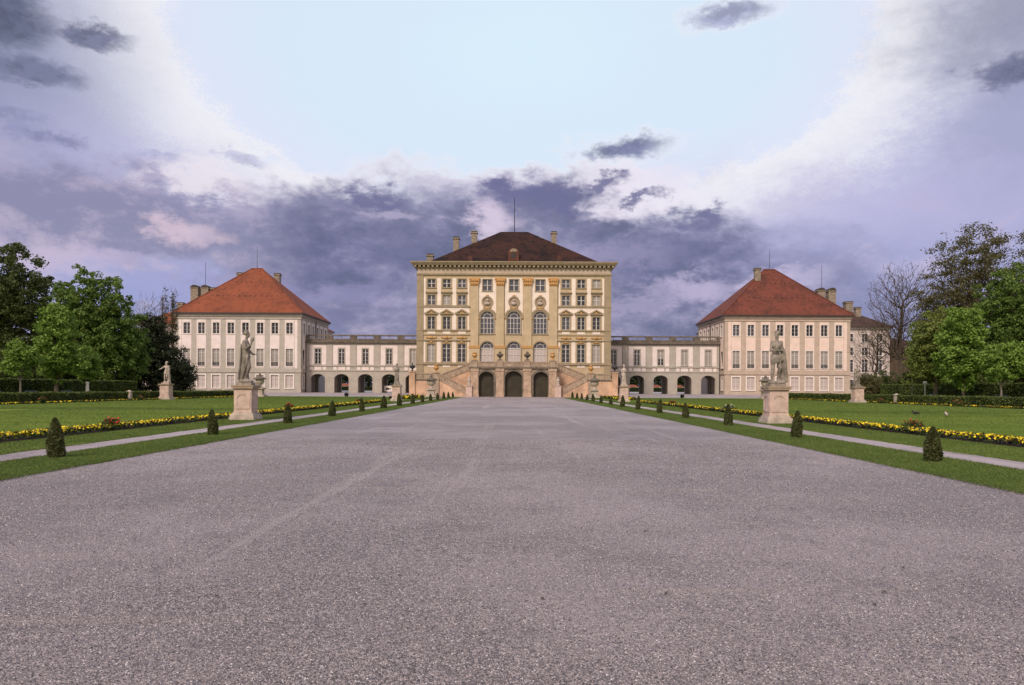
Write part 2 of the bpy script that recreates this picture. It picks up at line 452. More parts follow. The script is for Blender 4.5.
# loose stones lying on the drive
def pebbles():
    n = 260000
    y = 3.2 + 17*rng.random(n)**1.9; x = rng.uniform(-1, 1, n)*np.minimum(8.0, .78*y + .6) - .2
    x = np.clip(x, -8.1, 7.35)
    C = np.stack([x, y, np.zeros(n)], 1)
    s = rng.uniform(.003, .0072, n)*(1 + (y-3)/22)
    octa = np.array([[1,0,0],[0,1,0],[-1,0,0],[0,-1,0],[0,0,1]], float)
    P = octa[None]*s[:, None, None]*rng.uniform(.6, 1.25, (n, 5, 3)); P[:, :, 2] *= .8
    a = rng.uniform(0, 2*PI, n); ca, sa = np.cos(a)[:, None], np.sin(a)[:, None]
    Q = np.stack([P[..., 0]*ca - P[..., 1]*sa, P[..., 0]*sa + P[..., 1]*ca, P[..., 2]], -1) + C[:, None]
    me = bpy.data.meshes.new('loose_stones')
    me.vertices.add(n*5); me.vertices.foreach_set('co', Q.astype(np.float32).ravel())
    f = np.array([[0,1,4],[1,2,4],[2,3,4],[3,0,4]])
    F = (f[None] + (np.arange(n)*5)[:, None, None]).reshape(-1, 3).astype(np.int32)
    me.loops.add(F.size); me.loops.foreach_set('vertex_index', F.ravel())
    me.polygons.add(len(F)); me.polygons.foreach_set('loop_start', np.arange(0, F.size, 3, dtype=np.int32))
    me.polygons.foreach_set('loop_total', np.full(len(F), 3, dtype=np.int32))
    me.materials.append(PEBBLE); me.update(calc_edges=True)
    tag(link('loose_stones', me), 'small loose grey and lilac stones on the wide drive', 'gravel', kind='stuff')
pebbles()
def litter():
    n = 90; y = 4.5 + 40*rng.random(n)**1.5; x = rng.uniform(-1, 1, n)*np.minimum(7.4, .75*y)
    C = np.stack([x, y, np.full(n, .011)], 1); V = leafquads(C, .028, 6, 1.6); V[:, 2] = np.maximum(V[:, 2], .004)
    tag(link('leaf_litter', npmesh('leaf_litter', V, 4, LITTER)), 'scattered small dry leaves lying on the gravel drive', 'leaves', kind='stuff')
LITTER = mat_plain('dry_leaf', (.07, .045, .03), .8)
litter()

# ------------------------------------------------------------------ windows
_wc = {}
def win_mesh(w, h, style):
    """meshes (surround, sash, pane) with the origin at the middle of the sill"""
    key = (w, h, style)
    if key in _wc: return _wc[key]
    arch = 'arch' in style
    op = archpoly(0, w, 0, h) if arch else rect(-w/2, w/2, 0, h)
    sw = .14 if 'thin' in style else .2
    smat = WHITE if 'white' in style else (CORN if 'tan' in style else TANG)
    mb = MB()
    ou = archpoly(0, w+2*sw, 0, h+sw) if arch else rect(-w/2-sw, w/2+sw, 0, h+sw)
    ii = archpoly(0, w, .001, h) if arch else rect(-w/2, w/2, .001, h)
    mb.plate(F0, ou, [ii], -.02, .07 if not arch else .16)
    mb.fbox(F0, -w/2-sw-.06, w/2+sw+.06, -.14, -.003, -.02, .16)
    sur = mb.mesh('window', smat)
    # sash
    mb = MB(); fw = .055
    if arch:
        mb.plate(F0, op, [archpoly(0, w-2*fw, fw, h-fw)], -.22, -.13)
        zs = h - w/2
        for u in (-w/4, 0, w/4): mb.fbox(F0, u-.05, u+.05, fw, zs-.06, -.22, -.12)
        mb.fbox(F0, -w/2+fw, w/2-fw, zs-.06, zs+.08, -.22, -.115)
        r2 = w*.27
        mb.plate(F0, archpoly(0, 2*r2+.14, zs+.08, zs+r2+.15, r2+.07), [archpoly(0, 2*r2, zs+.081, zs+r2+.08, r2)], -.22, -.12)
        for k in (1, 2, 3):
            a = PI*k/4; c, s_ = math.cos(a), math.sin(a)
            r0, r1 = r2+.07, w/2-fw
            mb.plate(F0, [(r0*c+.03*s_, zs+.08+r0*s_-.03*c), (r1*c+.03*s_, zs+r1*s_-.03*c), (r1*c-.03*s_, zs+r1*s_+.03*c), (r0*c-.03*s_, zs+.08+r0*s_+.03*c)], [], -.22, -.12)
        for k in (1, 2): mb.fbox(F0, -w/2+fw, w/2-fw, zs*k/3-.03, zs*k/3+.03, -.22, -.125)
    else:
        mb.plate(F0, op, [rect(-w/2+fw, w/2-fw, fw, h-fw)], -.22, -.13)
        mb.fbox(F0, -.07, .07, fw, h-fw, -.22, -.12)
        nr = max(2, int(round(h/.85)))
        for k in range(1, nr):
            z = h*k/nr; t_ = .045 if (nr > 3 and k == nr-1) or nr == 2 else .016
            mb.fbox(F0, -w/2+fw, w/2-fw, z-t_, z+t_, -.22, -.125)
    sash = mb.mesh('sash', SASHW)
    # pane
    mb = MB(); pm = SHUT if 'white_curtain' in style else CURT if 'curtain' in style else (GLASSB if 'sky' in style else GLASS)
    if arch and 'shutter' in style:
        zs = h - w/2
        mb.plate(F0, [(w/2*math.cos(PI*i/12), zs + w/2*math.sin(PI*i/12)) for i in range(13)], [], -.3, -.2, 0, sides=False)
        mb.fbox(F0, -w/2, w/2, 0, zs, -.3, -.2, 1)
        pane = mb.mesh('pane', [GLASSB, SHUT])
    else:
        if 'half' in style:
            mb.plate(F0, rect(-w/2, w/2, h*.42, h), [], -.3, -.2, 0, sides=False); mb.plate(F0, rect(-w/2, w/2, 0, h*.42), [], -.3, -.2, 1, sides=False)
            pane = mb.mesh('pane', [CURT, GLASS])
        else:
            mb.plate(F0, op, [], -.3, -.2, sides=False); pane = mb.mesh('pane', pm)
    _wc[key] = (sur, sash, pane, op)
    return _wc[key]
def window(parent, F, u, z0, w, h, style, grille=False):
    a, b, c, op = win_mesh(w, h, style)
    o = link('window', a, parent, F.p(u, z0, 0), F.rot)
    link('sash', b, o); link('pane', c, o)
    if grille:
        k = ('grille', w)
        if k not in _wc:
            mb = MB()
            for i in range(9): x = -w/2+.06+(w-.12)*i/8; mb.fbox(F0, x-.025, x+.025, .02, .72, .02, .06)
            mb.fbox(F0, -w/2, w/2, .68, .76, .015, .065); mb.fbox(F0, -w/2, w/2, .05, .12, .015, .065)
            _wc[k] = mb.mesh('railing', DARKM)
        link('railing', _wc[k], o)
    return [(u + p[0], z0 + p[1]) for p in op]

def hiproof(mb, x0, x1, y0, y1, z0, rx0, rx1, ry0, ry1, z1, m=0):
    a = [(x0,y0,z0),(x1,y0,z0),(x1,y1,z0),(x0,y1,z0)]
    if abs(ry0-ry1) < 1e-6:
        t = [(rx0,ry0,z1),(rx1,ry0,z1)]
        mb.add(a+t, [(0,1,5,4),(1,2,5),(2,3,4,5),(3,0,4)], m)
    else:
        t = [(rx0,ry0,z1),(rx1,ry0,z1),(rx1,ry1,z1),(rx0,ry1,z1)]
        mb.add(a+t, [(0,1,5,4),(1,2,6,5),(2,3,7,6),(3,0,4,7),(4,5,6,7)], m)

def chimney(parent, x, y, z0, z1, w, dome=False, d=None):
    d = d or w
    mb = MB()
    mb.box(x-w/2, x+w/2, y-d/2, y+d/2, z0, z1-.45)
    mb.box(x-w/2-.14, x+w/2+.14, y-d/2-.14, y+d/2+.14, z1-.45, z1-.22)
    o = mb.build('chimney', CHIM, parent)
    cb = MB()
    if dome:
        cb.prism([(x-w/2-.08, z1-.217)] + [(x - (w/2+.08)*math.cos(PI*i/8), z1-.217 + .75*math.sin(PI*i/8)) for i in range(1, 8)] + [(x+w/2+.08, z1-.217)], y-d/2-.08, y+d/2+.08)
    else:
        cb.box(x-w/2-.06, x+w/2+.06, y-d/2-.06, y+d/2+.06, z1-.217, z1)
    cb.build('chimney_cap', CAPM, o)
    return o

# ------------------------------------------------------------------ central palace block
AX = -.25
PY = 123.0
pal = thing('palace', 'tall five-storey central palace block with gilded pilasters and dark hipped roof', 'palace', (AX, PY, 0))
HOLES = []
wing = [14.5, 11.82, 9.14]
W = lambda *a, **k: HOLES.append(window(pal, F0, *a, **k))
rw = random.Random(3)
for sx in (-1, 1):
    for i, u in enumerate(wing):
        W(sx*u, 19.12, 1.36, 1.45, 'thin_tan' + rw.choice(['', '_curtain', '_sky']))
        W(sx*u, 16.05, 1.36, 1.72, 'thin_tan' + rw.choice(['', '_curtain', '_sky']))
        W(sx*u, 11.78, 1.3, 2.2, 'thin_tan' + rw.choice(['', '_sky', '']))
        W(sx*u, 6.02, 1.36, 3.15, 'thin_tan' + ('_curtain' if (sx < 0 and i == 0) or (sx > 0 and i == 0) else rw.choice(['', ''])))
bays = [-4.68, 0, 4.62]
for u in bays:
    W(u, 18.55, 1.62, 2.0, 'thin_tan_sky')
    W(u, 11.02, 2.36, 3.95, 'arch_tan_sky')
    W(u, 5.08, 2.36, 4.55, 'arch_tan_shutter')
mb = MB()
mb.plate(F0, rect(-17, 17, 0, 22.6), HOLES, -.4, 0, sides=False)
mb.box(-17, 17, .4, 26, 0, 22.6, skip=('f',))
mb.quad((-17, 0, 0), (-17, .4, 0), (-17, .4, 22.6), (-17, 0, 22.6)); mb.quad((17, .4, 0), (17, 0, 0), (17, 0, 22.6), (17, .4, 22.6))
mb.build('wall', TAN, pal)
# pale wall fields between the tan window frames
mb = MB()
for sx in (-1, 1):
    S = lambda a, b: (sx*a, sx*b) if sx > 0 else (sx*b, sx*a)
    for (a, b) in ((15.52, 15.86), (12.83, 13.49), (10.15, 10.81), (7.86, 8.13)):
        for (z0, z1) in ((16.0, 20.75), (11.72, 14.45), (5.95, 9.72)):
            u0, u1 = S(a, b); mb.fbox(F0, u0, u1, z0, z1, -.01, .035)
    u0, u1 = S(7.86, 15.86); mb.fbox(F0, u0, u1, 15.32, 15.62, -.01, .03)
    for u in wing:
        u = sx*u
        mb.fbox(F0, u-.68, u+.68, 10.98, 11.45, -.01, .035)
        mb.fbox(F0, u-.68, u+.68, 5.12, 5.52, -.01, .035)
        mb.plate(F0, [(u-1.34, 15.3), (u-1.34, 14.6), (u-.1, 15.3)], [], -.01, .03); mb.plate(F0, [(u+1.34, 15.3), (u+.1, 15.3), (u+1.34, 14.6)], [], -.01, .03)
for u in bays:
    hs = [[(u + p[0], 18.55 + p[1]) for p in rect(-.95, .95, -.15, 2.15)], circ(u, 16.62, 1.0),
          archpoly(u, 2.9, 10.96, 15.25)]
    mb.plate(F0, rect(u-1.56, u+1.56, 10.9, 20.8), [hs[0], hs[1], [(a, max(b, 10.95)) for a, b in hs[2]]], -.01, .03)
mb.build('pale_wall_field', PALE, pal)
mb = MB(); mb.fbox(F0, -16.9, 16.9, 21.583, 22.447, -.01, .1); mb.build('frieze', TANP, pal)
# corner pilasters and string courses
mb = MB()
for sx in (-1, 1):
    a, b = (15.9, 17.06) if sx > 0 else (-17.06, -15.9)
    mb.fbox(F0, a, b, 0, 21.3, -.01, .14)
    for z, h, d in ((15.66, .22, .2), (11.5, .2, .2), (9.74, .16, .24), (5.56, .3, .24), (10.72, .14, .12)):
        a, b = (7.62, 17.2) if sx > 0 else (-17.2, -7.62)
        mb.fbox(F0, a, b, z, z+h, -.01, d)
mb.fbox(F0, -17.25, 17.25, 21.3, 21.58, -.01, .26)
mb.build('string_course', CORN, pal)
# hoods and pediments over the wing windows
for sx in (-1, 1):
    for u in wing:
        u *= sx
        mb = MB(); mb.fbox(F0, u-1.02, u+1.02, 18.18, 18.36, -.01, .28); mb.fbox(F0, u-.85, u+.85, 18.02, 18.177, -.01, .16)
        mb.build('window_hood', CORN, pal)
        mb = MB()
        mb.plate(F0, [(u-1.2, 14.42), (u+1.2, 14.42), (u+1.2, 14.58), (u, 15.28), (u-1.2, 14.58)], [[(u-.85, 14.6), (u+.85, 14.6), (u, 15.06)]], -.01, .3)
        mb.build('pediment', CORN, pal)
        mb = MB()
        mb.ball((u, -.1, 14.72), .26, .1, .2); mb.ball((u-.3, -.08, 14.62), .2, .08, .1); mb.ball((u+.3, -.08, 14.62), .2, .08, .1)
        mb.build('gilded_ornament', GOLD, pal, smooth=True)
        mb = MB()
        for k in range(-3, 4):
            mb.ball((u+k*.26, -.09, 10.28 + .05*math.cos(k*2.1)), .16, .09, .13 + .05*(k % 2))
        mb.ball((u, -.14, 10.34), .26, .14, .26)
        mb.ball((u, -.1, 9.5), .3, .1, .16); mb.ball((u-.36, -.09, 9.44), .2, .08, .09); mb.ball((u+.36, -.09, 9.44), .2, .08, .09)
        mb.build('gilded_garland', GOLD, pal, smooth=True)
# pilasters with gilded capitals
for u in (-6.92, -2.42, 2.42, 6.92):
    mb = MB()
    mb.fbox(F0, u-.68, u+.68, 8.9, 19.4, -.01, .3)
    mb.fbox(F0, u-.95, u+.95, 4.96, 8.45, -.01, .42)
    p = mb.build("pilaster", TAN, pal)
    mb = MB()
    mb.plate(F0, [(u-.68, 19.403), (u+.68, 19.403), (u+.84, 20.3), (u+1.0, 20.8), (u-1.0, 20.8), (u-.84, 20.3)], [], -.01, .36)
    for k in range(-2, 3):
        mb.ball((u+k*.3, -.4, 19.75), .15, .12, .3); mb.ball((u+k*.36, -.42, 20.3), .16, .13, .24)
    for k in (-1, 1): mb.ball((u+k*.8, -.42, 20.55), .22, .16, .2)
    mb.build('gilded_capital', GOLD, p)
    mb = MB(); mb.fbox(F0, u-1.0, u+1.0, 8.453, 8.9, -.01, .5); mb.build('gilded_band', GOLD, p)
for u in bays:
    mb = MB(); n = 24
    for k in range(n):
        a, b = 2*PI*k/n, 2*PI*(k+1)/n
        mb.plate(F0, [(u+.78*math.cos(a), 16.62+.78*math.sin(a)), (u+1.02*math.cos(a), 16.62+1.02*math.sin(a)), (u+1.02*math.cos(b), 16.62+1.02*math.sin(b)), (u+.78*math.cos(b), 16.62+.78*math.sin(b))], [], -.01, .2)
    md = mb.build('medallion', CORN, pal)
    mb = MB(); mb.plate(F0, circ(u, 16.62, .78), [], -.01, .05); mb.build('medallion_field', STONE, md)
    mb = MB(); mb.ball((u, -.2, 16.88), .23, .24, .3); mb.ball((u, -.18, 16.3), .5, .24, .3); mb.tube([(u, -.2, 16.4), (u, -.2, 16.75)], [.14, .12], 8)
    mb.build('bust', STATUEP, md, smooth=True)
    mb = MB()
    mb.ball((u, -.14, 15.55), .42, .14, .2); mb.ball((u-.5, -.12, 15.62), .26, .1, .13); mb.ball((u+.5, -.12, 15.62), .26, .1, .13); mb.ball((u, -.16, 17.7), .3, .1, .13)
    for k in (-1, 1): mb.ball((u+k*1.42, -.14, 13.72), .2, .14, .13)
    mb.build('gilded_ornament', GOLD, pal, smooth=True)
    # moulded archivolts
    mb = MB(); zs = 13.79
    mb.plate(F0, [(u+1.72*math.cos(PI*i/16), zs+1.72*math.sin(PI*i/16)) for i in range(17)] + [(u-1.41, zs)] + [(u-1.41*math.cos(PI*i/16), zs+1.41*math.sin(PI*i/16)) for i in range(1, 16)] + [(u+1.41, zs)], [], -.01, .24)
    mb.build('archivolt', CORN, pal)
# cornice, dentils
mb = MB()
for (z0, z1, d) in ((22.45, 22.62, .3), (22.98, 23.18, .85), (23.18, 23.38, 1.0), (23.38, 23.56, 1.12)):
    mb.box(-17-d, 17+d, -d, 26+d, z0, z1-.002)
mb.build('cornice', CORN, pal)
mb = MB()
n = 46
for k in range(n):
    x = -17.3 + 34.6*k/(n-1)
    mb.box(x-.2, x+.2, -.72, .1, 22.622, 22.976)
mb.box(-16.98, 16.98, .02, 25.98, 22.625, 22.973)
mb.build('dentil_course', CORN, pal)
# roof
mb = MB()
hiproof(mb, -15.9, 15.9, 1.2, 24.8, 23.54, -2.6, 2.6, 12.6, 13.6, 31.75)
roof = mb.build('roof', BROOF, pal)
for x, y, z0, z1, w in ((-10.95, 9.0, 24, 29.9, 1.05), (-7.55, 9.0, 26, 31.0, 1.05), (7.45, 9.0, 26, 31.0, .95), (-15.35, 5.0, 23.7, 25.9, 1.1)):
    chimney(roof, x, y, z0, z1, w)
def dormer(x, y, z, w, h, arch):
    mb = MB()
    poly = archpoly(x, w, z, z+h, w*.42, 8) if arch else [(x-w/2, z), (x+w/2, z), (x+w/2, z+h*.7), (x, z+h), (x-w/2, z+h*.7)]
    mb.prism(poly, y, y+3.2)
    d = mb.build('dormer', DRED, roof)
    mb = MB(); mb.prism(rect(x-w*.25, x+w*.25, z+h*.3, z+h*.62), y-.03, y+.3); mb.build('dormer_shutter', DARKM, d)
    if arch:
        mb = MB(); mb.prism([(x-w*.36, z+h*.72), (x+w*.36, z+h*.72)] + [(x+w*.36*math.cos(PI*i/8), z+h*.72+w*.3*math.sin(PI*i/8)) for i in range(1, 8)], y-.05, y+.2); mb.build('dormer_lunette', CHIM, d)
DRED = mat_plaster('dormer_brick', (.12, .05, .036), .3, .5)
dormer(-.1, 2.2, 24.0, 1.9, 2.6, True)
dormer(-7.9, 2.0, 23.95, .9, 1.2, False); dormer(8.0, 2.0, 23.95, .9, 1.2, False)
mb = MB(); mb.tube([(0, 13, 31.6), (0, 13, 38.5)], [.1, .06], 6); mb.build('flagpole', DARKM, pal)

# ------------------------------------------------------------------ double staircase in front
SY = 116.7
st = thing('double_staircase', 'salmon plastered double staircase with arched doors below the palace terrace', 'staircase', (AX, SY, 0))
doors = [(-4.55, 2.45, 4.2), (0, 2.85, 4.32), (4.55, 2.45, 4.2)]
mb = MB()
mb.plate(F0, rect(-7.25, 7.25, 0, 4.72), [archpoly(u, w, .02, h, w*.42) for u, w, h in doors], -1.0, 0, sides=False)
mb.box(-7.25, 7.25, 1.0, 6.28, 0, 4.72, skip=('f',))
mb.quad((-7.25, 0, 0), (-7.25, 1, 0), (-7.25, 1, 4.72), (-7.25, 0, 4.72)); mb.quad((7.25, 1, 0), (7.25, 0, 0), (7.25, 0, 4.72), (7.25, 1, 4.72))
mb.build('terrace_wall', STONE, st)
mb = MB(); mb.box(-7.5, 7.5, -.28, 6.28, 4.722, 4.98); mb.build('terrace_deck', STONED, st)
for u, w, h in doors:
    mb = MB()
    mb.plate(F0, archpoly(u, w+.7, .02, h+.35, w*.42+.3), [archpoly(u, w, .021, h, w*.42)], -.02, .07)
    a = mb.build('door_surround', STONED, st)
    mb = MB(); mb.plate(F0, archpoly(u, w+.1, .02, h+.05, w*.42), [], -1.1, -.75)
    for k in range(-3, 4): mb.fbox(F0, u+k*w/7-.02, u+k*w/7+.02, .05, 3.0, -.76, -.72)
    mb.fbox(F0, u-w/2, u+w/2, 3.0, 3.14, -.76, -.7); mb.fbox(F0, u-.06, u+.06, .05, 3.0, -.76, -.69)
    mb.build('door', DOOR, a)
for u in (-6.5, -2.28, 2.28, 6.5):
    mb = MB(); mb.fbox(F0, u-.72, u+.72, 0, .5, -.02, .3); mb.fbox(F0, u-.62, u+.62, .5, 4.3, -.02, .18); mb.fbox(F0, u-.72, u+.72, 4.3, 4.718, -.02, .26)
    mb.build('pier', PIERM, st)
# terrace parapet
mb = MB()
segs = [(-7.3, -6.98), (-6.02, -2.72), (-1.84, 1.84), (2.72, 6.02), (6.98, 7.3)]
for a, b in segs:
    n = max(1, int((b-a)/.3)); hs = []
    if False: hs = [rect(a+.2+(b-a-.4)*k/n+.06, a+.2+(b-a-.4)*(k+1)/n-.06, 5.15, 5.62) for k in range(n)]
    mb.plate(F0, rect(a, b, 4.98, 5.72), hs, -.1, .12); mb.plate(Fr(rot=PI), rect(-b, -a, 4.98, 5.72), [[(-x, z) for x, z in h_] for h_ in hs], -.01, .1) 
for a, b in segs:
    if b-a > 1: mb.plate(F0, rect(a+.15, b-.15, 5.1, 5.62), [rect(a+.3, b-.3, 5.2, 5.52)], .11, .16)
mb.box(-7.35, 7.35, -.2, .22, 5.723, 5.9)
mb.build('terrace_parapet', STONE, st)
for u in (-6.5, -2.28, 2.28, 6.5):
    mb = MB(); mb.box(u-.48, u+.48, -.3, .4, 4.983, 6.0); mb.box(u-.56, u+.56, -.38, .48, 6.0, 6.14); mb.build('parapet_pier', STONE, st)
def flight(sx, u_hi, z_hi, u_lo, z_lo, y0, y1, name):
    """flight from (u_hi,z_hi) down to (u_lo,z_lo); side wall, steps and balustrade"""
    n = max(3, int((z_hi-z_lo)/.165)); mb = MB()
    prof = [(sx*u_lo, 0)]
    for k in range(n):
        ua = u_lo + (u_hi-u_lo)*k/n; ub = u_lo + (u_hi-u_lo)*(k+1)/n
        z = z_lo + (z_hi-z_lo)*(k+1)/n
        prof += [(sx*ua, z), (sx*ub, z)]
    prof += [(sx*u_hi, 0)]
    ar = sum(prof[i][0]*prof[(i+1)%len(prof)][1]-prof[(i+1)%len(prof)][0]*prof[i][1] for i in range(len(prof)))
    mb.prism(prof if ar > 0 else prof[::-1], y0+.14, y1)
    mb.build('stair_flight', [PINK], st)
    mb = MB(); z = lambda u: z_lo + (z_hi-z_lo)*(u-u_lo)/(u_hi-u_lo)
    par = lambda a, b, h0, h1: [(sx*a, z(a)+h0), (sx*b, z(b)+h0), (sx*b, z(b)+h1), (sx*a, z(a)+h1)]
    holes = []; m = int(abs(u_hi-u_lo)/.5); stp = (u_hi-u_lo)/m
    for k in range(m): holes.append(par(u_lo+stp*(k+.36), u_lo+stp*(k+.64), .32, .74))
    Fy = Fr(0, y0)
    mb.plate(Fy, par(u_lo, u_hi, -.12, .95), holes, -.12, .08)
    mb.plate(Fr(0, y0+.12, PI), [(-a, b) for a, b in par(u_lo, u_hi, -.12, .95)], [[(-a, b) for a, b in h_] for h_ in holes], -.01, .0)
    mb.plate(Fy, par(u_lo, u_hi, .953, 1.12), [], -.2, .16)
    mb.build('stair_balustrade', STONE, st)
    mb = MB(); w = par(u_lo, u_hi, -4, -.12)
    w = [(a, max(b, 0)) for a, b in w]
    mb.plate(Fy, w, [], -.14, .0); mb.build('stair_wall', PINK, st)
for sx in (-1, 1):
    flight(sx, 7.25, 4.7, 12.3, 2.75, 3.0, 5.2, 'upper')
    flight(sx, 12.3, 2.75, 7.9, .45, .4, 2.6, 'lower')
    # landing
    a, b = (12.3, 17.3) if sx > 0 else (-17.3, -12.3)
    mb = MB(); mb.box(a, b, .4, 5.6, 0, 2.72); mb.build('landing_wall', PINK, st)
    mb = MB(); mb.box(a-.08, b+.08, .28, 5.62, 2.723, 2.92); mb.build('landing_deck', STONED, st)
    mb = MB(); aa, bb = (13.5, 16.5) if sx > 0 else (-16.5, -13.5)
    m = 10; hs = [rect(aa+(bb-aa)*(k+.22)/m, aa+(bb-aa)*(k+.78)/m, 3.1, 3.62) for k in range(m)]
    mb.plate(Fr(0, .45), rect(aa, bb, 2.923, 3.78), hs, -.16, .06); mb.box(aa, bb, .3, .66, 3.783, 3.95)
    mb.build('landing_balustrade', STONE, st)
    for u, ztop in ((12.95, 4.05), (16.95, 4.25)):
        mb = MB(); mb.box(sx*u-.48, sx*u+.48, .1, .95, 0, ztop-.14); mb.box(sx*u-.58, sx*u+.58, 0, 1.05, ztop-.14, ztop); mb.build('stair_pier', PINK if u > 16 else STONE, st)
    mb = MB(); mb.box(sx*7.4-.5, sx*7.4+.5, -.55, .35, 0, 1.75); mb.box(sx*7.4-.58, sx*7.4+.58, -.63, .43, 1.75, 1.9); mb.build('newel_block', PEDESTAL, st)

def urn_mesh(name, mat, h, w, kind):
    if kind == 'vase':
        prof = [(.30, 0), (.32, .06), (.16, .12), (.10, .2), (.14, .27), (.34, .38), (.46, .52), (.5, .6), (.42, .66), (.22, .70), (.16, .76), (.22, .8), (.2, .86), (.06, .93), (.02, 1)]
    elif kind == 'gold':
        prof = [(.3, 0), (.3, .08), (.14, .14), (.12, .24), (.3, .36), (.44, .52), (.46, .62), (.36, .72), (.24, .78), (.4, .84), (.42, .9), (.12, .93), (.06, 1)]
    elif kind == 'figure':
        prof = [(.34, 0), (.36, .1), (.26, .2), (.3, .35), (.26, .5), (.34, .62), (.3, .72), (.12, .76), (.16, .84), (.16, .92), (.04, 1)]
    else:
        prof = [(.2, 0), (.22, .05), (.1, .12), (.12, .25), (.42, .38), (.5, .5), (.48, .58), (.3, .66), (.12, .72), (.1, .9), (.02, 1)]
    mb = MB(); mb.lathe([(r*w, z*h) for r, z in prof], 16)
    me = mb.mesh(name, mat, True); return me
GU = urn_mesh('gilded_urn', GOLD, 1.35, 1.0, 'gold'); DV = urn_mesh('stone_vase', STONED, 1.55, 1.2, 'vase'); LV = urn_mesh('bronze_vase', DARKM, 1.45, 1.0, 'bowl'); FG = urn_mesh('stone_finial', STATUEP, 1.5, .95, 'figure')
for me, nm, u, y, z, lab, cat, g in (
    (GU, 'gilded_urn', -6.5, .05, 6.14, 'gilded urn on the left corner pier of the terrace parapet', 'urn', 'gilded urns on the staircase'),
    (GU, 'gilded_urn', 6.5, .05, 6.14, 'gilded urn on the right corner pier of the terrace parapet', 'urn', 'gilded urns on the staircase'),
    (GU, 'gilded_urn', -12.95, .5, 4.05, 'gilded urn on the lower left landing at the top of the front flight', 'urn', 'gilded urns on the staircase'),
    (GU, 'gilded_urn', 12.95, .5, 4.05, 'gilded urn on the lower right landing at the top of the front flight', 'urn', 'gilded urns on the staircase'),
    (DV, 'stone_vase', -2.28, .05, 6.14, 'dark stone vase with finial on terrace parapet left of middle door', 'vase', 'dark vases on the terrace'),
    (DV, 'stone_vase', 2.28, .05, 6.14, 'dark stone vase with finial on terrace parapet right of middle door', 'vase', 'dark vases on the terrace'),
    (LV, 'bronze_vase', -16.95, .5, 4.25, 'dark bronze bowl vase on outermost left pier of the staircase', 'vase', 'bronze vases at the staircase ends'),
    (LV, 'bronze_vase', 16.95, .5, 4.25, 'dark bronze bowl vase on outermost right pier of the staircase', 'vase', 'bronze vases at the staircase ends'),
    (FG, 'stone_finial', -7.4, -.1, 1.9, 'pale carved stone finial on the block at foot of left flight', 'finial', 'finials at the foot of the stairs'),
    (FG, 'stone_finial', 7.4, -.1, 1.9, 'pale carved stone finial on the block at foot of right flight', 'finial', 'finials at the foot of the stairs')):
    tag(link(nm, me, None, (AX+u, SY+y, z)), lab, cat, g)

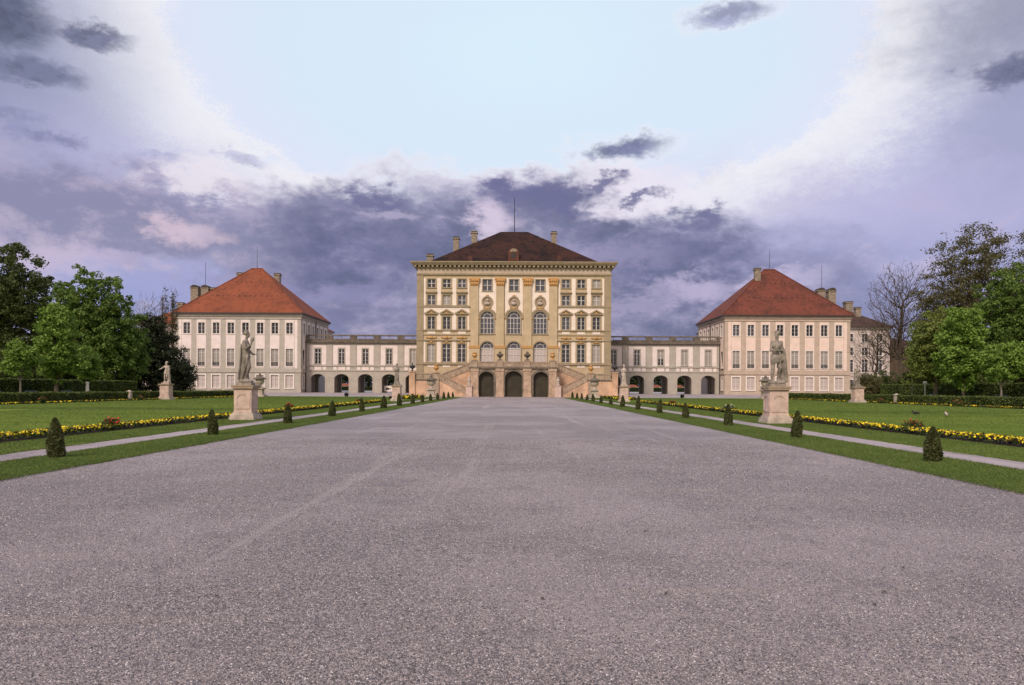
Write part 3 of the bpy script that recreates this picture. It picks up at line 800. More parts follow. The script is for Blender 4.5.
# ------------------------------------------------------------------ galleries
def gallery(side):
    sx = -1 if side == 'left' else 1
    GY = 148.3; zb = .35
    g = thing('gallery_wing', 'low two-storey arcaded gallery joining the palace to the %s pavilion' % side, 'gallery', (AX, GY, zb), 0, 'arcaded galleries beside the palace')
    far = 44.1 if sx < 0 else 43.75
    x0, x1 = (-far, -17.03) if sx < 0 else (17.03, far)
    us = [sx*((21.42 if sx < 0 else 21.05) + 5.03*k) for k in range(5)]
    pil = [sx*((18.9 if sx < 0 else 18.55) + 5.03*k) for k in range(6)]
    Z = lambda z: z - zb
    holes = []
    stl = ['_curtain', '', '', '', ''] if sx < 0 else ['', '', '_half', '_curtain', '_curtain']
    for u, s_ in zip(us, stl): holes.append(window(g, F0, u, Z(6.42), 1.2, 3.2, 'thin' + s_))
    arches = [archpoly(u, 3.05, .005, Z(4.3), 1.05) for u in us]
    mb = MB(); mb.plate(F0, rect(x0, x1, 0, Z(10.9)), holes + arches, -.7, 0)
    mb.plate(Fr(0, 6.5, PI), rect(-x1, -x0, 0, Z(10.9)), [[(-a, b) for a, b in p] for p in arches], -.7, 0)
    mb.quad((x0, .7, Z(10.88)), (x1, .7, Z(10.88)), (x1, 5.8, Z(10.88)), (x0, 5.8, Z(10.88)))
    mb.quad((x0, .7, Z(4.9)), (x0, 5.8, Z(4.9)), (x1, 5.8, Z(4.9)), (x1, .7, Z(4.9)))
    for k in range(6):
        mb.box(pil[k]-.35, pil[k]+.35, .7, 1.4, 0, Z(4.9)) ; mb.box(pil[k]-.35, pil[k]+.35, 5.1, 5.8, 0, Z(4.9))
    mb.build('wall', TANG, g)
    mb = MB()
    for u in us:
        mb.plate(F0, rect(u-1.78, u+1.78, Z(6.24), Z(10.5)), [rect(u-.82, u+.82, Z(6.26), Z(9.9))], -.01, .035)
        for a, b in ((u-1.78, u-1.05), (u-.75, u+.75), (u+1.05, u+1.78)): mb.fbox(F0, a, b, Z(5.15), Z(5.82), -.01, .035)
    mb.build('pale_wall_field', PALEP, g)
    mb = MB()
    xx0, xx1 = x0+.02, x1-.02
    mb.fbox(F0, xx0, xx1, Z(5.92), Z(6.18), -.01, .16); mb.fbox(F0, xx0, xx1, Z(4.92), Z(5.1), -.01, .12); mb.fbox(F0, xx0, xx1, Z(10.55), Z(10.8), -.01, .14)
    for u in us:
        mb.plate(F0, archpoly(u, 3.6, .01, Z(4.58), 1.25), [archpoly(u, 3.08, .011, Z(4.31), 1.06)], -.01, .05)
    mb.build('string_course', TANG, g)
    for u in pil:
        mb = MB(); mb.fbox(F0, u-.6, u+.6, Z(6.18), Z(10.55), -.01, .1); mb.build('pilaster', TANG, g)
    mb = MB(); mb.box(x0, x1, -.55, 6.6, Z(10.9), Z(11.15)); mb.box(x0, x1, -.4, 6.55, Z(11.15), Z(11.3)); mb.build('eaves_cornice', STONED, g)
    # roof balustrade
    mb = MB(); yb = -.2
    mb.box(x0, x1, yb, yb+.3, Z(11.303), Z(11.75)); mb.box(x0, x1, yb-.06, yb+.36, Z(12.32), Z(12.6))
    for u in pil: mb.box(max(x0, u-.62), min(x1, u+.62), yb-.03, yb+.33, Z(11.75), Z(12.318))
    for u in us:
        for k in range(-9, 10): mb.box(u+k*.2-.035, u+k*.2+.035, yb+.08, yb+.2, Z(11.75), Z(12.318)) if k % 9 == 0 else None
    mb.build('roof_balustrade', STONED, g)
gallery('left'); gallery('right')

# ------------------------------------------------------------------ corner pavilions
def pavilion(side):
    sx = -1 if side == 'left' else 1
    TANQ, PALEQ = (TANG, PALEP) if sx < 0 else (TANP, PALEW)
    cx = -57.4 if sx < 0 else 56.4
    YP, zb, hw, dp = 145.0, .35, 13.0, 21.0
    Z = lambda z: z - zb
    p = thing('pavilion', ('three-storey pavilion with bright orange tiled roof left of the palace' if sx < 0 else 'three-storey pavilion with dark maroon tiled roof right of the palace'), 'pavilion', (cx, YP, zb), 0, 'corner pavilions of the palace')
    us = [1.52*(2*k-7) for k in range(8)]
    rr = random.Random(5 if sx < 0 else 9)
    holes = []; front = F0
    ez = 16.1
    az_ = 27.7 if sx < 0 else 28.0
    for i, u in enumerate(us):
        holes.append(window(p, front, u, Z(12.5), 1.36, 2.3, 'white_thin' + ('_sky' if (sx > 0 and i < 3) else '')))
        holes.append(window(p, front, u, Z(5.8), 1.5, 3.6, 'white_thin_curtain', grille=True))
        holes.append(window(p, front, u, Z(1.25), 1.6, 2.72, 'white' + '_curtain_shutter'))
    mb = MB(); mb.plate(front, rect(-hw, hw, 0, Z(ez)), holes, -.4, 0, sides=False)
    inner = Fr(hw, 0, PI/2) if sx < 0 else Fr(-hw, dp, -PI/2)
    conv = (lambda u: u) if sx < 0 else (lambda u: dp-u)      # depth behind the front -> u
    sh = []
    for k in range(6):
        sh.append(window(p, inner, conv(2.2 + 3.3*k), Z(12.5), 1.36, 2.3, 'white_thin'))
    sh.append(window(p, inner, conv(1.7), Z(5.9), 1.2, 3.4, 'white_thin_curtain')); sh.append(window(p, inner, conv(1.7), Z(1.25), 1.2, 2.7, 'white_thin_curtain'))
    mb.plate(inner, rect(0, dp, 0, Z(ez)), sh, -.4, 0, sides=False)
    outer = Fr(-hw, dp, -PI/2) if sx < 0 else Fr(hw, 0, PI/2)
    mb.plate(outer, rect(0, dp, 0, Z(ez)), [], -.1, 0, sides=False)
    mb.plate(Fr(0, dp, PI), rect(-hw, hw, 0, Z(ez)), [], -.1, 0, sides=False)
    mb.build('wall', TANQ, p)
    mb = MB()
    for u in us:
        mb.plate(front, rect(u-.98, u+.98, Z(5.34), Z(15.4)), [rect(u-.86, u+.86, Z(12.34), Z(14.97)), rect(u-.92, u+.92, Z(5.6), Z(9.56))], -.01, .04)
    for a, b in ((-12.3, -11.7), (11.7, 12.3)): mb.fbox(front, a, b, Z(5.34), Z(15.4), -.01, .04)
    for k in range(6):
        u = conv(2.2+3.3*k); mb.plate(inner, rect(u-1.1, u+1.1, Z(5.34), Z(15.4)), [rect(u-.86, u+.86, Z(12.34), Z(14.97))] + ([rect(conv(1.7)-.74, conv(1.7)+.74, Z(5.7), Z(9.48))] if k == 0 else []), -.01, .04)
    mb.build('pale_wall_field', PALEQ, p)
    mb = MB()
    mb.box(-hw-.16, hw+.16, -.16, dp+.16, Z(4.9), Z(5.25)) if False else None
    mb.fbox(front, -hw-.15, hw+.15, Z(4.5), Z(5.25), -.01, .15); mb.fbox(front, -hw-.1, hw+.1, 0, Z(.9), -.01, .1)
    mb.fbox(inner, .02, dp, Z(4.52), Z(5.248), -.01, .147); mb.fbox(front, -hw-.12, hw+.12, Z(15.55), Z(15.8), -.01, .12); mb.fbox(inner, .02, dp, Z(15.552), Z(15.798), -.01, .117)
    mb.build('string_course', TANQ, p)
    mb = MB(); mb.box(-hw-.2, hw+.2, -.2, dp+.2, Z(ez), Z(ez)+.22); mb.box(-hw-.32, hw+.32, -.32, dp+.32, Z(ez)+.22, Z(ez)+.42); mb.build('cornice', TANQ, p)
    mb = MB(); mb.box(-hw-.56, hw+.56, -.56, dp+.56, Z(ez)+.425, Z(ez)+.75); mb.build('gutter', GUTTER, p)
    mb = MB(); zr = Z(ez)+.74
    hiproof(mb, -hw-.5, hw+.5, -.5, dp+.5, zr, -1.2, 1.2, dp/2, dp/2+.001, Z(az_))
    rf = mb.build('roof', OROOF if sx < 0 else MROOF, p)
    v = MB(); v.prism([(-.09, 0), (.09, 0), (.09, .12), (-.09, .12)], -.12, .3); vm = v.mesh('roof_vent', GUTTER)
    slope = (Z(az_)-zr)/(dp/2+.5)
    for z_, n, wd in ((.36, 13, .8), (.68, 7, .72)):
        yy = -.5 + (dp/2+.5)*z_; zz = zr + slope*(yy+.5)
        for k in range(n):
            x = (k-(n-1)/2)/((n-1)/2)*(hw+.5)*(1-z_)*wd
            link('roof_vent', vm, rf, (x, yy, zz))
    # ridge caps on the hips
    mb = MB()
    for a, b in ((-hw-.5, -1.2), (hw+.5, 1.2)): mb.tube([(a, -.5, zr+.03), (b, dp/2, Z(az_)+.03)], [.12, .12], 6)
    mb.tube([(-1.2, dp/2, Z(az_+.05)), (1.2, dp/2, Z(az_+.05))], [.14, .14], 6)
    mb.build('ridge_tiles', OROOF if sx < 0 else MROOF, rf)
    if sx < 0:
        chimney(rf, -4.9, 13.4, Z(23), Z(27.3), 1.1); chimney(rf, 3.7, 13.0, Z(23.5), Z(27.1), 1.2)
    else:
        chimney(rf, -3.5, 8.2, Z(24), Z(27.95), 1.25, d=1.0)
    mb = MB(); mb.tube([(0, dp/2, Z(27.9)), (0, dp/2, Z(32.6))], [.06, .03], 5); mb.build('lightning_rod', DARKM, p)
    for u in (conv(10.6),):
        mb = MB(); q = inner.p(u, 0, .12); mb.tube([q, inner.p(u, Z(ez)+.4, .12)], [.09, .09], 6); mb.build('downpipe', DARKM, p)
    mb = MB(); mb.tube([inner.p(conv(3.15), 0, .12), inner.p(conv(3.15), Z(10.9), .12)], [.09, .09], 6); mb.build('downpipe', DARKM, p)
pavilion('left'); pavilion('right')

# ------------------------------------------------------------------ wings farther back
def backwing(side):
    sx = -1 if side == 'left' else 1
    YB, zb = 174.0, .35
    b = thing('rear_wing', ('rear wing with red tiled roof showing behind the left pavilion' if sx < 0 else 'rear wing with dark brown roof showing behind the right pavilion'), 'palace wing', (sx*72.5, YB, zb))
    hw, dp, ez = 20.6, 24.0, 16.25
    us = [-18 + 3.6*k for k in range(11)]; holes = []
    for u in us:
        if u*sx < 2: continue                       # the rest stands behind the pavilion
        for z, h in ((1.0, 2.6), (5.4, 3.2), (9.6, 2.0), (13.0, 2.0)): holes.append(window(b, F0, u, z, 1.5, h, 'thin_white'))
    mb = MB(); mb.plate(F0, rect(-hw, hw, 0, ez), holes, -.4, 0, sides=False); mb.box(-hw, hw, .4, dp, 0, ez, skip=('f',))
    mb.quad((-hw, 0, 0), (-hw, .4, 0), (-hw, .4, ez), (-hw, 0, ez)); mb.quad((hw, .4, 0), (hw, 0, 0), (hw, 0, ez), (hw, .4, ez))
    mb.build('wall', REARW, b)
    mb = MB(); mb.box(-hw-.5, hw+.5, -.5, dp+.5, ez, ez+.4); mb.fbox(F0, -hw, hw, 4.4, 4.7, -.01, .12); mb.build('cornice', TANG, b)
    mb = MB(); hiproof(mb, -hw-.9, hw+.9, -.9, dp+.9, ez+.402, -7.5, 7.5, dp/2, dp/2+.001, 24.9)
    rf = mb.build('roof', OROOF if sx < 0 else SROOF, b)
    if sx > 0:
        for X, Y, zt, w, dm in ((79.2, 182, 27.3, 1.9, True), (82.0, 182, 27.3, 1.9, True), (86.7, 182.5, 24.4, 1.8, False), (87.2, 178.5, 22.5, 1.3, False)):
            chimney(rf, X-72.5, Y-YB, 17.4, zt-zb, w, dm)
    else:
        for X, Y, zt, w, dm in ((-83.1, 182, 27.3, 1.9, True), (-80.4, 182, 27.3, 1.9, True), (-78.0, 182, 27.2, 1.8, False), (-85.2, 178.5, 22.9, 1.4, False)):
            chimney(rf, X+72.5, Y-YB, 17.4, zt-zb, w, dm)
    mb = MB(); px = (79.6 if sx > 0 else -80.6) - sx*72.5
    mb.tube([(px, 8, 24.2), (px, 8, 33.6)], [.07, .04], 5); mb.build('lightning_rod', DARKM, b)
backwing('left'); backwing('right')

# ------------------------------------------------------------------ things seen through the arches and gaps
BRICK = mat_plaster('brown_brick', (.10, .072, .054), .3, .5)
def house(x, y, w, d, h, rh, roofm, label, wallm=None):
    o = thing('house', label, 'house', (x, y, gz(y)))
    hs = [window(o, F0, u, .9, .9, 1.3, 'thin_white') for u in np.arange(-w/2+1.5, w/2-1, 2.6)]
    mb = MB(); mb.plate(F0, rect(-w/2, w/2, 0, h), hs, -.4, 0, sides=False); mb.box(-w/2, w/2, .4, d, 0, h, skip=('f',))
    mb.quad((-w/2, 0, 0), (-w/2, .4, 0), (-w/2, .4, h), (-w/2, 0, h)); mb.quad((w/2, .4, 0), (w/2, 0, 0), (w/2, 0, h), (w/2, .4, h))
    mb.build('wall', wallm or PALEP, o)
    mb = MB(); hiproof(mb, -w/2-.4, w/2+.4, -.4, d+.4, h, -w/4, w/4, d/2, d/2+.001, h+rh); mb.build('roof', roofm, o)
for x, y, w, lab in ((-146, 600, 11, 'far low house with red roof seen through the second left gallery arch'), (101, 600, 10, 'far white house with red roof seen through the second right gallery arch'),
                  (121, 600, 9, 'far white house with red roof seen through the third right gallery arch'), (140.5, 600, 9, 'far white house with red roof seen through the fourth right gallery arch')):
    house(x, y, w, 9, 2.4, 2.0, OROOF, lab)
house(-92, 150, 14, 9, 6.5, 3, OROOF, 'pale house glimpsed through a gap between the left trees')
house(108, 200, 18, 10, 13.0, 3.2, SROOF, 'brown brick house with dark roof between right rear wing and green trees', BRICK)

t = thing('display_board', 'white board with a dark emblem standing in the left gallery', 'board', (-26.9, 150.0, .35))
mb = MB(); mb.box(-1.15, 1.15, -.04, .04, .3, 1.5); mb.build('panel', WHITE, t)
mb = MB(); mb.fbox(F0, -.75, -.1, .62, 1.1, .041, .05); mb.fbox(F0, -.1, .35, .75, .95, .041, .05); mb.build('emblem', DARKM, t)
for q in (-.9, .9):
    mb = MB(); mb.box(q-.05, q+.05, .042, .12, -.01, 1.4); mb.box(q-.05, q+.05, -.35, .45, -.01, .05); mb.build('leg', DARKM, t)

# ------------------------------------------------------------------ statues
def remeshed(mb, name, mat, voxel=.024, smooth=3):
    me = mb.mesh('tmp', mat)
    o = bpy.data.objects.new('tmp', me); COL.objects.link(o)
    m = o.modifiers.new('r', 'REMESH'); m.mode = 'VOXEL'; m.voxel_size = voxel; m.use_smooth_shade = True
    s = o.modifiers.new('s', 'SMOOTH'); s.factor = .5; s.iterations = smooth
    dg = bpy.context.evaluated_depsgraph_get(); dg.update()
    res = bpy.data.meshes.new_from_object(o.evaluated_get(dg)); res.name = name
    bpy.data.objects.remove(o); bpy.data.meshes.remove(me)
    if not res.materials: res.materials.append(mat)
    return res
def limb(mb, pts, rads, n=10):
    P = [Vector(p) for p in pts]
    mb.tube(P, rads, n)
    for p, r in zip(P, rads): mb.ball(p, r*.99, n=n, k=8)
def robe(mb, rings, n=40):
    """rings of (z, cx, cy, rx, ry, fold depth, folds, phase, shear)"""
    o = len(mb.v); L = []
    for i in range(len(rings)-1):
        for j in range(4):
            t = j/4; L.append([a+(b-a)*t for a, b in zip(rings[i], rings[i+1])])
    L.append(list(rings[-1]))
    for (z, cx, cy, rx, ry, fd, nf, ph) in L:
        for k in range(n):
            t = 2*PI*k/n
            f = 1 + fd*(math.sin(nf_int*t + ph) + .5*math.sin((nf_int*2-3)*t - ph*1.7)) if (nf_int := 7) else 1
            mb.v.append((cx+rx*f*math.cos(t), cy+ry*f*math.sin(t), z))
    for i in range(len(L)-1):
        for k in range(n):
            mb.f.append([o+i*n+k, o+i*n+(k+1)%n, o+(i+1)*n+(k+1)%n, o+(i+1)*n+k]); mb.m.append(0)
    mb.f.append([o+k for k in range(n)][::-1]); mb.m.append(0); mb.f.append([o+(len(L)-1)*n+k for k in range(n)]); mb.m.append(0)
def head(mb, c, yaw=0, hair=1.0, beard=False, k=1.0):
    """face looks along +x turned by yaw"""
    cy, sy = math.cos(yaw), math.sin(yaw)
    T = lambda x, y, z: (c[0]+k*(x*cy-y*sy), c[1]+k*(x*sy+y*cy), c[2]+k*z)
    mb.ball(T(0, 0, 0), .105*k, .085*k, .135*k)
    mb.ball(T(.045, 0, -.065), .065*k, .06*k, .075*k)
    mb.tube([T(.098, 0, .025), T(.128, 0, -.025)], [.012*k, .021*k], 6)
    mb.ball(T(.098, 0, -.062), .018*k, .03*k, .012*k); mb.ball(T(.085, 0, -.105), .028*k)
    for s in (-1, 1): mb.ball(T(.088, s*.036, .032), .02*k, .022*k, .012*k); mb.ball(T(-.005, s*.087, -.01), .022*k, .014*k, .034*k)
    for i in range(16):
        a = i*2.399; z = -.3+1.25*(i/16)
        r = math.sqrt(max(.05, 1-z*z*.8))
        x, y = math.cos(a)*r*.1-.035, math.sin(a)*r*.095
        if x > .045 and z < .5: continue
        mb.ball(T(x, y, .03+z*.1), .045*k*hair, .045*k*hair, .04*k*hair, n=8, k=6)
    if hair > 1.05: mb.ball(T(-.14, 0, .03), .062*k, .06*k, .06*k)
    if beard: mb.ball(T(.07, 0, -.13), .055*k, .055*k, .07*k)
def hand(mb, c, d, curl=1):
    """palm and five short fingers along d"""
    d = Vector(d).normalized(); u = Vector((0, 0, 1)) if abs(d.z) < .8 else Vector((0, 1, 0)); e = d.cross(u).normalized(); f = d.cross(e)
    c = Vector(c)
    mb.tube([c, c+d*.09], [.036, .042], 8); mb.ball(c+d*.05, .045)
    for i, L in zip((-1.5, -.5, .5, 1.5), (.07, .085, .08, .06)):
        a = c+d*.09+e*i*.021; b = a+d*L*.6+f*.01*curl; g = b+d*L*.3+f*.045*curl
        mb.tube([a, b, g], [.014, .013, .011], 6)
    a = c+d*.03+e*.04; mb.tube([a, a+d*.05+e*.03+f*.02, a+d*.08+e*.02+f*.045], [.016, .015, .012], 6)

def statue_woman(voxel=.022):
    """draped woman in profile, raising a flower before her face"""
    mb = MB()
    robe(mb, [(.10, -.10, 0, .22, .22, .12, 7, 0), (.4, -.09, 0, .19, .19, .12, 7, .5), (.75, -.05, 0, .18, .18, .1, 7, 1.0), (1.0, 0, 0, .19, .18, .08, 7, 1.6),
              (1.18, -.01, 0, .18, .185, .05, 7, 2.0), (1.36, -.02, 0, .165, .19, .03, 7, 2.3), (1.5, -.02, 0, .17, .205, .02, 7, 2.6), (1.62, -.03, 0, .12, .19, .02, 7, 3), (1.69, -.02, 0, .06, .08, 0, 7, 3)])
    limb(mb, [(.06, -.1, .98), (.17, -.1, .62), (-.02, -.09, .16)], [.13, .105, .075])        # advanced leg under the cloth
    limb(mb, [(-.03, .09, .98), (-.02, .1, .6), (-.1, .1, .16)], [.13, .10, .075])
    mb.ball((.11, -.085, 1.42), .085); mb.ball((.11, .085, 1.42), .085)
    mb.tube([(-.01, 0, 1.62), (.02, 0, 1.80)], [.065, .058], 10)
    head(mb, (.045, 0, 1.89), 0, 1.12)
    limb(mb, [(-.03, -.21, 1.58), (.07, -.26, 1.32), (.25, -.2, 1.44), (.30, -.17, 1.53)], [.075, .06, .045, .036]); hand(mb, (.30, -.17, 1.54), (.25, .1, 1))
    limb(mb, [(-.03, .21, 1.58), (.0, .27, 1.3), (.22, .2, 1.12)], [.075, .06, .042]); hand(mb, (.23, .19, 1.11), (1, -.1, .25))
    mb.ball((.345, -.15, 1.69), .075, .06, .08); mb.ball((.37, -.15, 1.74), .05); mb.ball((.31, -.15, 1.75), .045)
    for s in (0, 1, 2, 3, 4):                                                                       # falling folds from hip to the back hem
        y = -.2+.1*s
        limb(mb, [(.16-.03*s, y, 1.08), (.1-.04*s, y*1.15, .75), (-.1-.03*s, y*1.15, .2)], [.032, .036, .042], 8)
        limb(mb, [(-.17+.01*s, y*.9, 1.5), (-.19, y, .95), (-.28+.03*s, y*1.1, .16)], [.028, .032, .04], 8)
    for y in (-.1, .1): limb(mb, [(-.08 if y > 0 else .0, y, .14), (.1 if y > 0 else .17, y*1.1, .1)], [.055, .04])
    rock(mb, .3, .28, .12)
    return mb, voxel
def rock(mb, rx, ry, h, cx=0, cy=0):
    r = random.Random(11)
    for i in range(12):
        a = i*2*PI/12
        mb.ball((cx+rx*.75*math.cos(a), cy+ry*.75*math.sin(a), h*.45), rx*.38, ry*.4, h*r.uniform(.45, .62), n=8, k=6)
    mb.ball((cx, cy, h*.4), rx*.9, ry*.9, h*.6)
def statue_man(arms='clasp', lean=1, drape='right', beard=False, yaw=-2.3, voxel=.024):
    """nude male in contrapposto with cloth over one side; he faces -y"""
    mb = MB(); s = lean
    hipL, hipR = (-.11*s, 0, 1.06), (.10*s, 0, 1.03)
    limb(mb, [hipL, (-.15*s, -.05, .60), (-.17*s, 0, .16)], [.125, .085, .055]); limb(mb, [(-.17*s, .01, .15), (-.2*s, -.17, .12)], [.05, .035])
    limb(mb, [hipR, (.13*s, -.14, .62), (.12*s, .06, .18)], [.125, .088, .055]); limb(mb, [(.12*s, .07, .16), (.18*s, -.1, .12)], [.05, .035])
    mb.ball((-.15*s, .03, .42), .072, .08, .14); mb.ball((.13*s, .02, .42), .072, .08, .14)
    mb.ball((0, .01, 1.06), .205, .15, .16); mb.ball((.005*s, 0, 1.22), .165, .12, .2); mb.ball((.03*s, 0, 1.45), .205, .14, .2)
    for q in (-1, 1): mb.ball((.03*s+q*.09, -.075, 1.48), .1, .065, .085); mb.ball((.04*s+q*.19, 0, 1.58), .085)
    mb.tube([(.04*s, 0, 1.58), (.04*s, -.02, 1.8)], [.085, .065], 10)
    head(mb, (.03*s, -.03, 1.9), yaw, 1.05, beard, 1.05)
    A, B = (.24*s, 0, 1.57), (-.18*s, 0, 1.57)
    if arms == 'clasp':
        limb(mb, [A, (.33*s, -.06, 1.28), (.08*s, -.25, 1.27)], [.078, .064, .045]); hand(mb, (.06*s, -.26, 1.27), (-1*s, -.2, .1))
        limb(mb, [B, (-.27*s, -.1, 1.28), (-.12*s, -.27, 1.27)], [.078, .062, .045]); hand(mb, (-.12*s, -.28, 1.27), (.9*s, 0, .2))
        mb.ball((-.08*s, -.3, 1.36), .07, .06, .09)
    elif arms == 'point':
        limb(mb, [A, (.32*s, .02, 1.3), (.2*s, -.2, 1.16)], [.078, .064, .045]); hand(mb, (.19*s, -.21, 1.15), (-.6*s, -.5, -.1))
        limb(mb, [B, (-.4*s, -.08, 1.42), (-.6*s, -.16, 1.3)], [.078, .062, .045]); hand(mb, (-.61*s, -.17, 1.3), (-1*s, -.2, -.2))
    elif arms == 'hip':
        limb(mb, [A, (.4*s, .03, 1.36), (.24*s, -.08, 1.12)], [.078, .064, .045]); hand(mb, (.23*s, -.09, 1.12), (-.7*s, -.4, -.4))
        limb(mb, [B, (-.29*s, .02, 1.27), (-.27*s, -.14, 1.02)], [.078, .062, .045]); hand(mb, (-.27*s, -.15, 1.0), (0, -.3, -1))
    else:                                                                                            # crossed on the chest
        limb(mb, [A, (.3*s, -.1, 1.3), (.0*s, -.22, 1.44)], [.078, .064, .045]); hand(mb, (-.01*s, -.22, 1.44), (-1*s, 0, .3))
        limb(mb, [B, (-.26*s, -.1, 1.32), (.05*s, -.2, 1.34)], [.078, .062, .045]); hand(mb, (.06*s, -.21, 1.34), (1*s, 0, .1))
    # drapery over the shoulder, round the hip, down to the plinth, and a tree stump
    dx = .2*s
    for k in range(6):
        y = .12-.055*k
        limb(mb, [(dx+.03*s, y+.05, 1.6-.05*k), (dx+.1*s, y, 1.25), (dx+.06*s+.02*k*s, y, .8), (dx+.03*s+.035*k*s, y*1.3, .14)], [.05, .06, .066, .075], 8)
    for k in range(4):
        limb(mb, [(dx+.06*s, -.12, 1.12-.06*k), (0, -.2, 1.03-.07*k), (-.17*s, -.12, .98-.05*k), (-.19*s, .06, 1.0-.05*k)], [.05, .045, .04, .035], 8)
    limb(mb, [(dx+.1*s, .14, .1), (dx+.09*s, .14, .55), (dx+.04*s, .14, .9)], [.13, .1, .09], 9)
    rock(mb, .36, .27, .13, .03*s)
    return mb, voxel
def statue_robed(voxel=.026, turn=1):
    mb = MB()
    robe(mb, [(.10, 0, 0, .27, .25, .11, 7, 0), (.5, 0, 0, .22, .2, .1, 7, .8), (1.0, .02, 0, .21, .18, .07, 7, 1.6), (1.2, .02, 0, .17, .15, .05, 7, 2), (1.45, .0, 0, .21, .15, .02, 7, 2.5), (1.6, 0, 0, .19, .12, .01, 7, 3), (1.68, 0, 0, .07, .07, 0, 7, 3)])
    limb(mb, [(-.1*turn, -.06, 1.0), (-.11*turn, -.2, .6), (-.1*turn, -.05, .15)], [.12, .1, .07])
    for q in (-1, 1): mb.ball((q*.09, -.11, 1.44), .085)
    mb.tube([(0, 0, 1.6), (0, -.02, 1.8)], [.07, .06], 10); head(mb, (0, -.03, 1.88), -PI/2+.5*turn, 1.1)
    limb(mb, [(.2*turn, 0, 1.56), (.3*turn, -.05, 1.28), (.12*turn, -.24, 1.3)], [.075, .06, .042]); hand(mb, (.1*turn, -.25, 1.3), (-1*turn, -.2, .3))
    limb(mb, [(-.2*turn, 0, 1.56), (-.26*turn, 0, 1.26), (-.25*turn, -.14, 1.02)], [.075, .06, .042]); hand(mb, (-.25*turn, -.15, 1.0), (0, -.4, -1))
    for k in range(7):
        a = -2.7+.38*k
        limb(mb, [(.2*math.cos(a), .17*math.sin(a), 1.1), (.23*math.cos(a), .21*math.sin(a), .6), (.29*math.cos(a+.15), .27*math.sin(a+.15), .14)], [.03, .036, .04], 8)
    rock(mb, .34, .28, .12)
    return mb, voxel

def monument(fig, label, x, y, dw, hd, sc, mat, rz=0, pedm=PEDESTAL, slim=.86):
    """statue > plinth, pedestal base, die, cap and the figure"""
    t = thing('statue', label, 'statue', (x, y, 0.018), rz, 'garden statues on pedestals')
    h = dw/2
    mb = MB(); mb.box(-h*1.42, h*1.42, -h*1.42, h*1.42, 0, .14); mb.box(-h*1.34, h*1.34, -h*1.34, h*1.34, .14, .24); mb.box(-h*1.2, h*1.2, -h*1.2, h*1.2, .24, .31); mb.box(-h*1.08, h*1.08, -h*1.08, h*1.08, .31, .36)
    mb.build('pedestal_base', STATUEP, t)
    mb = MB(); mb.box(-h, h, -h, h, .36, hd-.2)
    for f in (Fr(0, -h, 0), Fr(h, 0, PI/2), Fr(-h, 0, -PI/2)):
        mb.plate(f, rect(-h*.84, h*.84, .5, hd-.32), [archpoly(0, h*1.3, .6, hd-.42, .2)], -.01, .025)
    mb.build('pedestal_die', pedm, t)
    mb = MB(); mb.box(-h*1.06, h*1.06, -h*1.06, h*1.06, hd-.2, hd-.15); mb.box(-h*1.22, h*1.22, -h*1.22, h*1.22, hd-.15, hd-.06); mb.box(-h*1.28, h*1.28, -h*1.28, h*1.28, hd-.06, hd)
    mb.build('pedestal_cap', STONE, t)
    mb = MB(); mb.box(-h*.86, h*.86, -h*.66, h*.66, hd, hd+.12); mb.build('plinth', mat, t)
    mbf, vox = fig
    me = remeshed(mbf, 'figure', mat, vox)
    o = link('figure', me, t, (0, 0, hd+.1)); o.scale = (sc*slim, sc*slim, sc)
    return t
monument(statue_woman(), 'grey statue of a draped woman raising a flower to her face, beside left path', -12.14, 31.6, .78, 1.56, 1.16, STATUE, 0)
monument(statue_man('clasp', 1, yaw=-2.6), 'grey statue of a curly haired man with cloth at his side, beside right path', 11.4, 30.6, .80, 1.6, 1.15, STATUE, 0)
monument(statue_robed(turn=-1), 'dark grey statue with folded arms on pink pedestal before the left arcade', -12.6, 74.6, .86, 1.72, 1.1, STATUE)
monument(statue_robed(turn=1), 'pale stone robed statue on pink pedestal before the right arcade', 11.9, 76.5, .86, 1.75, 1.12, STATUEP)
monument(statue_man('point', 1, yaw=-2.4, beard=True), 'pale statue stretching one arm to the left, beside left hedge', -39.6, 79.5, 1.0, 1.78, 1.2, STATUEP)
monument(statue_man('hip', -1, yaw=-.9), 'statue with hand on hip beside the right hedge, near the right pavilion', 38.9, 79.5, 1.0, 1.78, 1.2, STATUE)

def garden_urn(x, y, label):
    t = thing('garden_urn', label, 'urn', (x, y, .04 if abs(x) > 20 else .01), 0, 'big stone urns on pedestals')
    mb = MB(); mb.box(-.85, .85, -.85, .85, 0, .25); mb.box(-.62, .62, -.62, .62, .25, .4); mb.box(-.5, .5, -.5, .5, .4, 1.15); mb.box(-.7, .7, -.7, .7, 1.15, 1.35); mb.build('pedestal', STATUEP, t)
    mb = MB(); mb.lathe([(.4, 1.353), (.42, 1.45), (.2, 1.6), (.24, 1.75), (.55, 2.0), (.66, 2.25), (.6, 2.5), (.7, 2.6)], 20); mb.build('bowl', STATUEP, t, smooth=True)
    mb = MB(); mb.lathe([(.95, 2.603), (.98, 2.7), (.8, 2.78), (.5, 2.95), (.2, 3.05), (.16, 3.15), (.22, 3.25), (.14, 3.4), (.03, 3.6)], 20); mb.build('lid', STONED, t, smooth=True)
    return t
for x, y, l in ((-38.1, 104.5, 'stone urn on pedestal in front of the left pavilion'), (37.4, 104.5, 'stone urn on pedestal in front of the right pavilion'),
                (-12.75, 106.5, 'stone urn on pedestal before the left flight of the palace stairs'), (12.1, 106.5, 'stone urn on pedestal before the right flight of the palace stairs')):
    garden_urn(x, y, l)

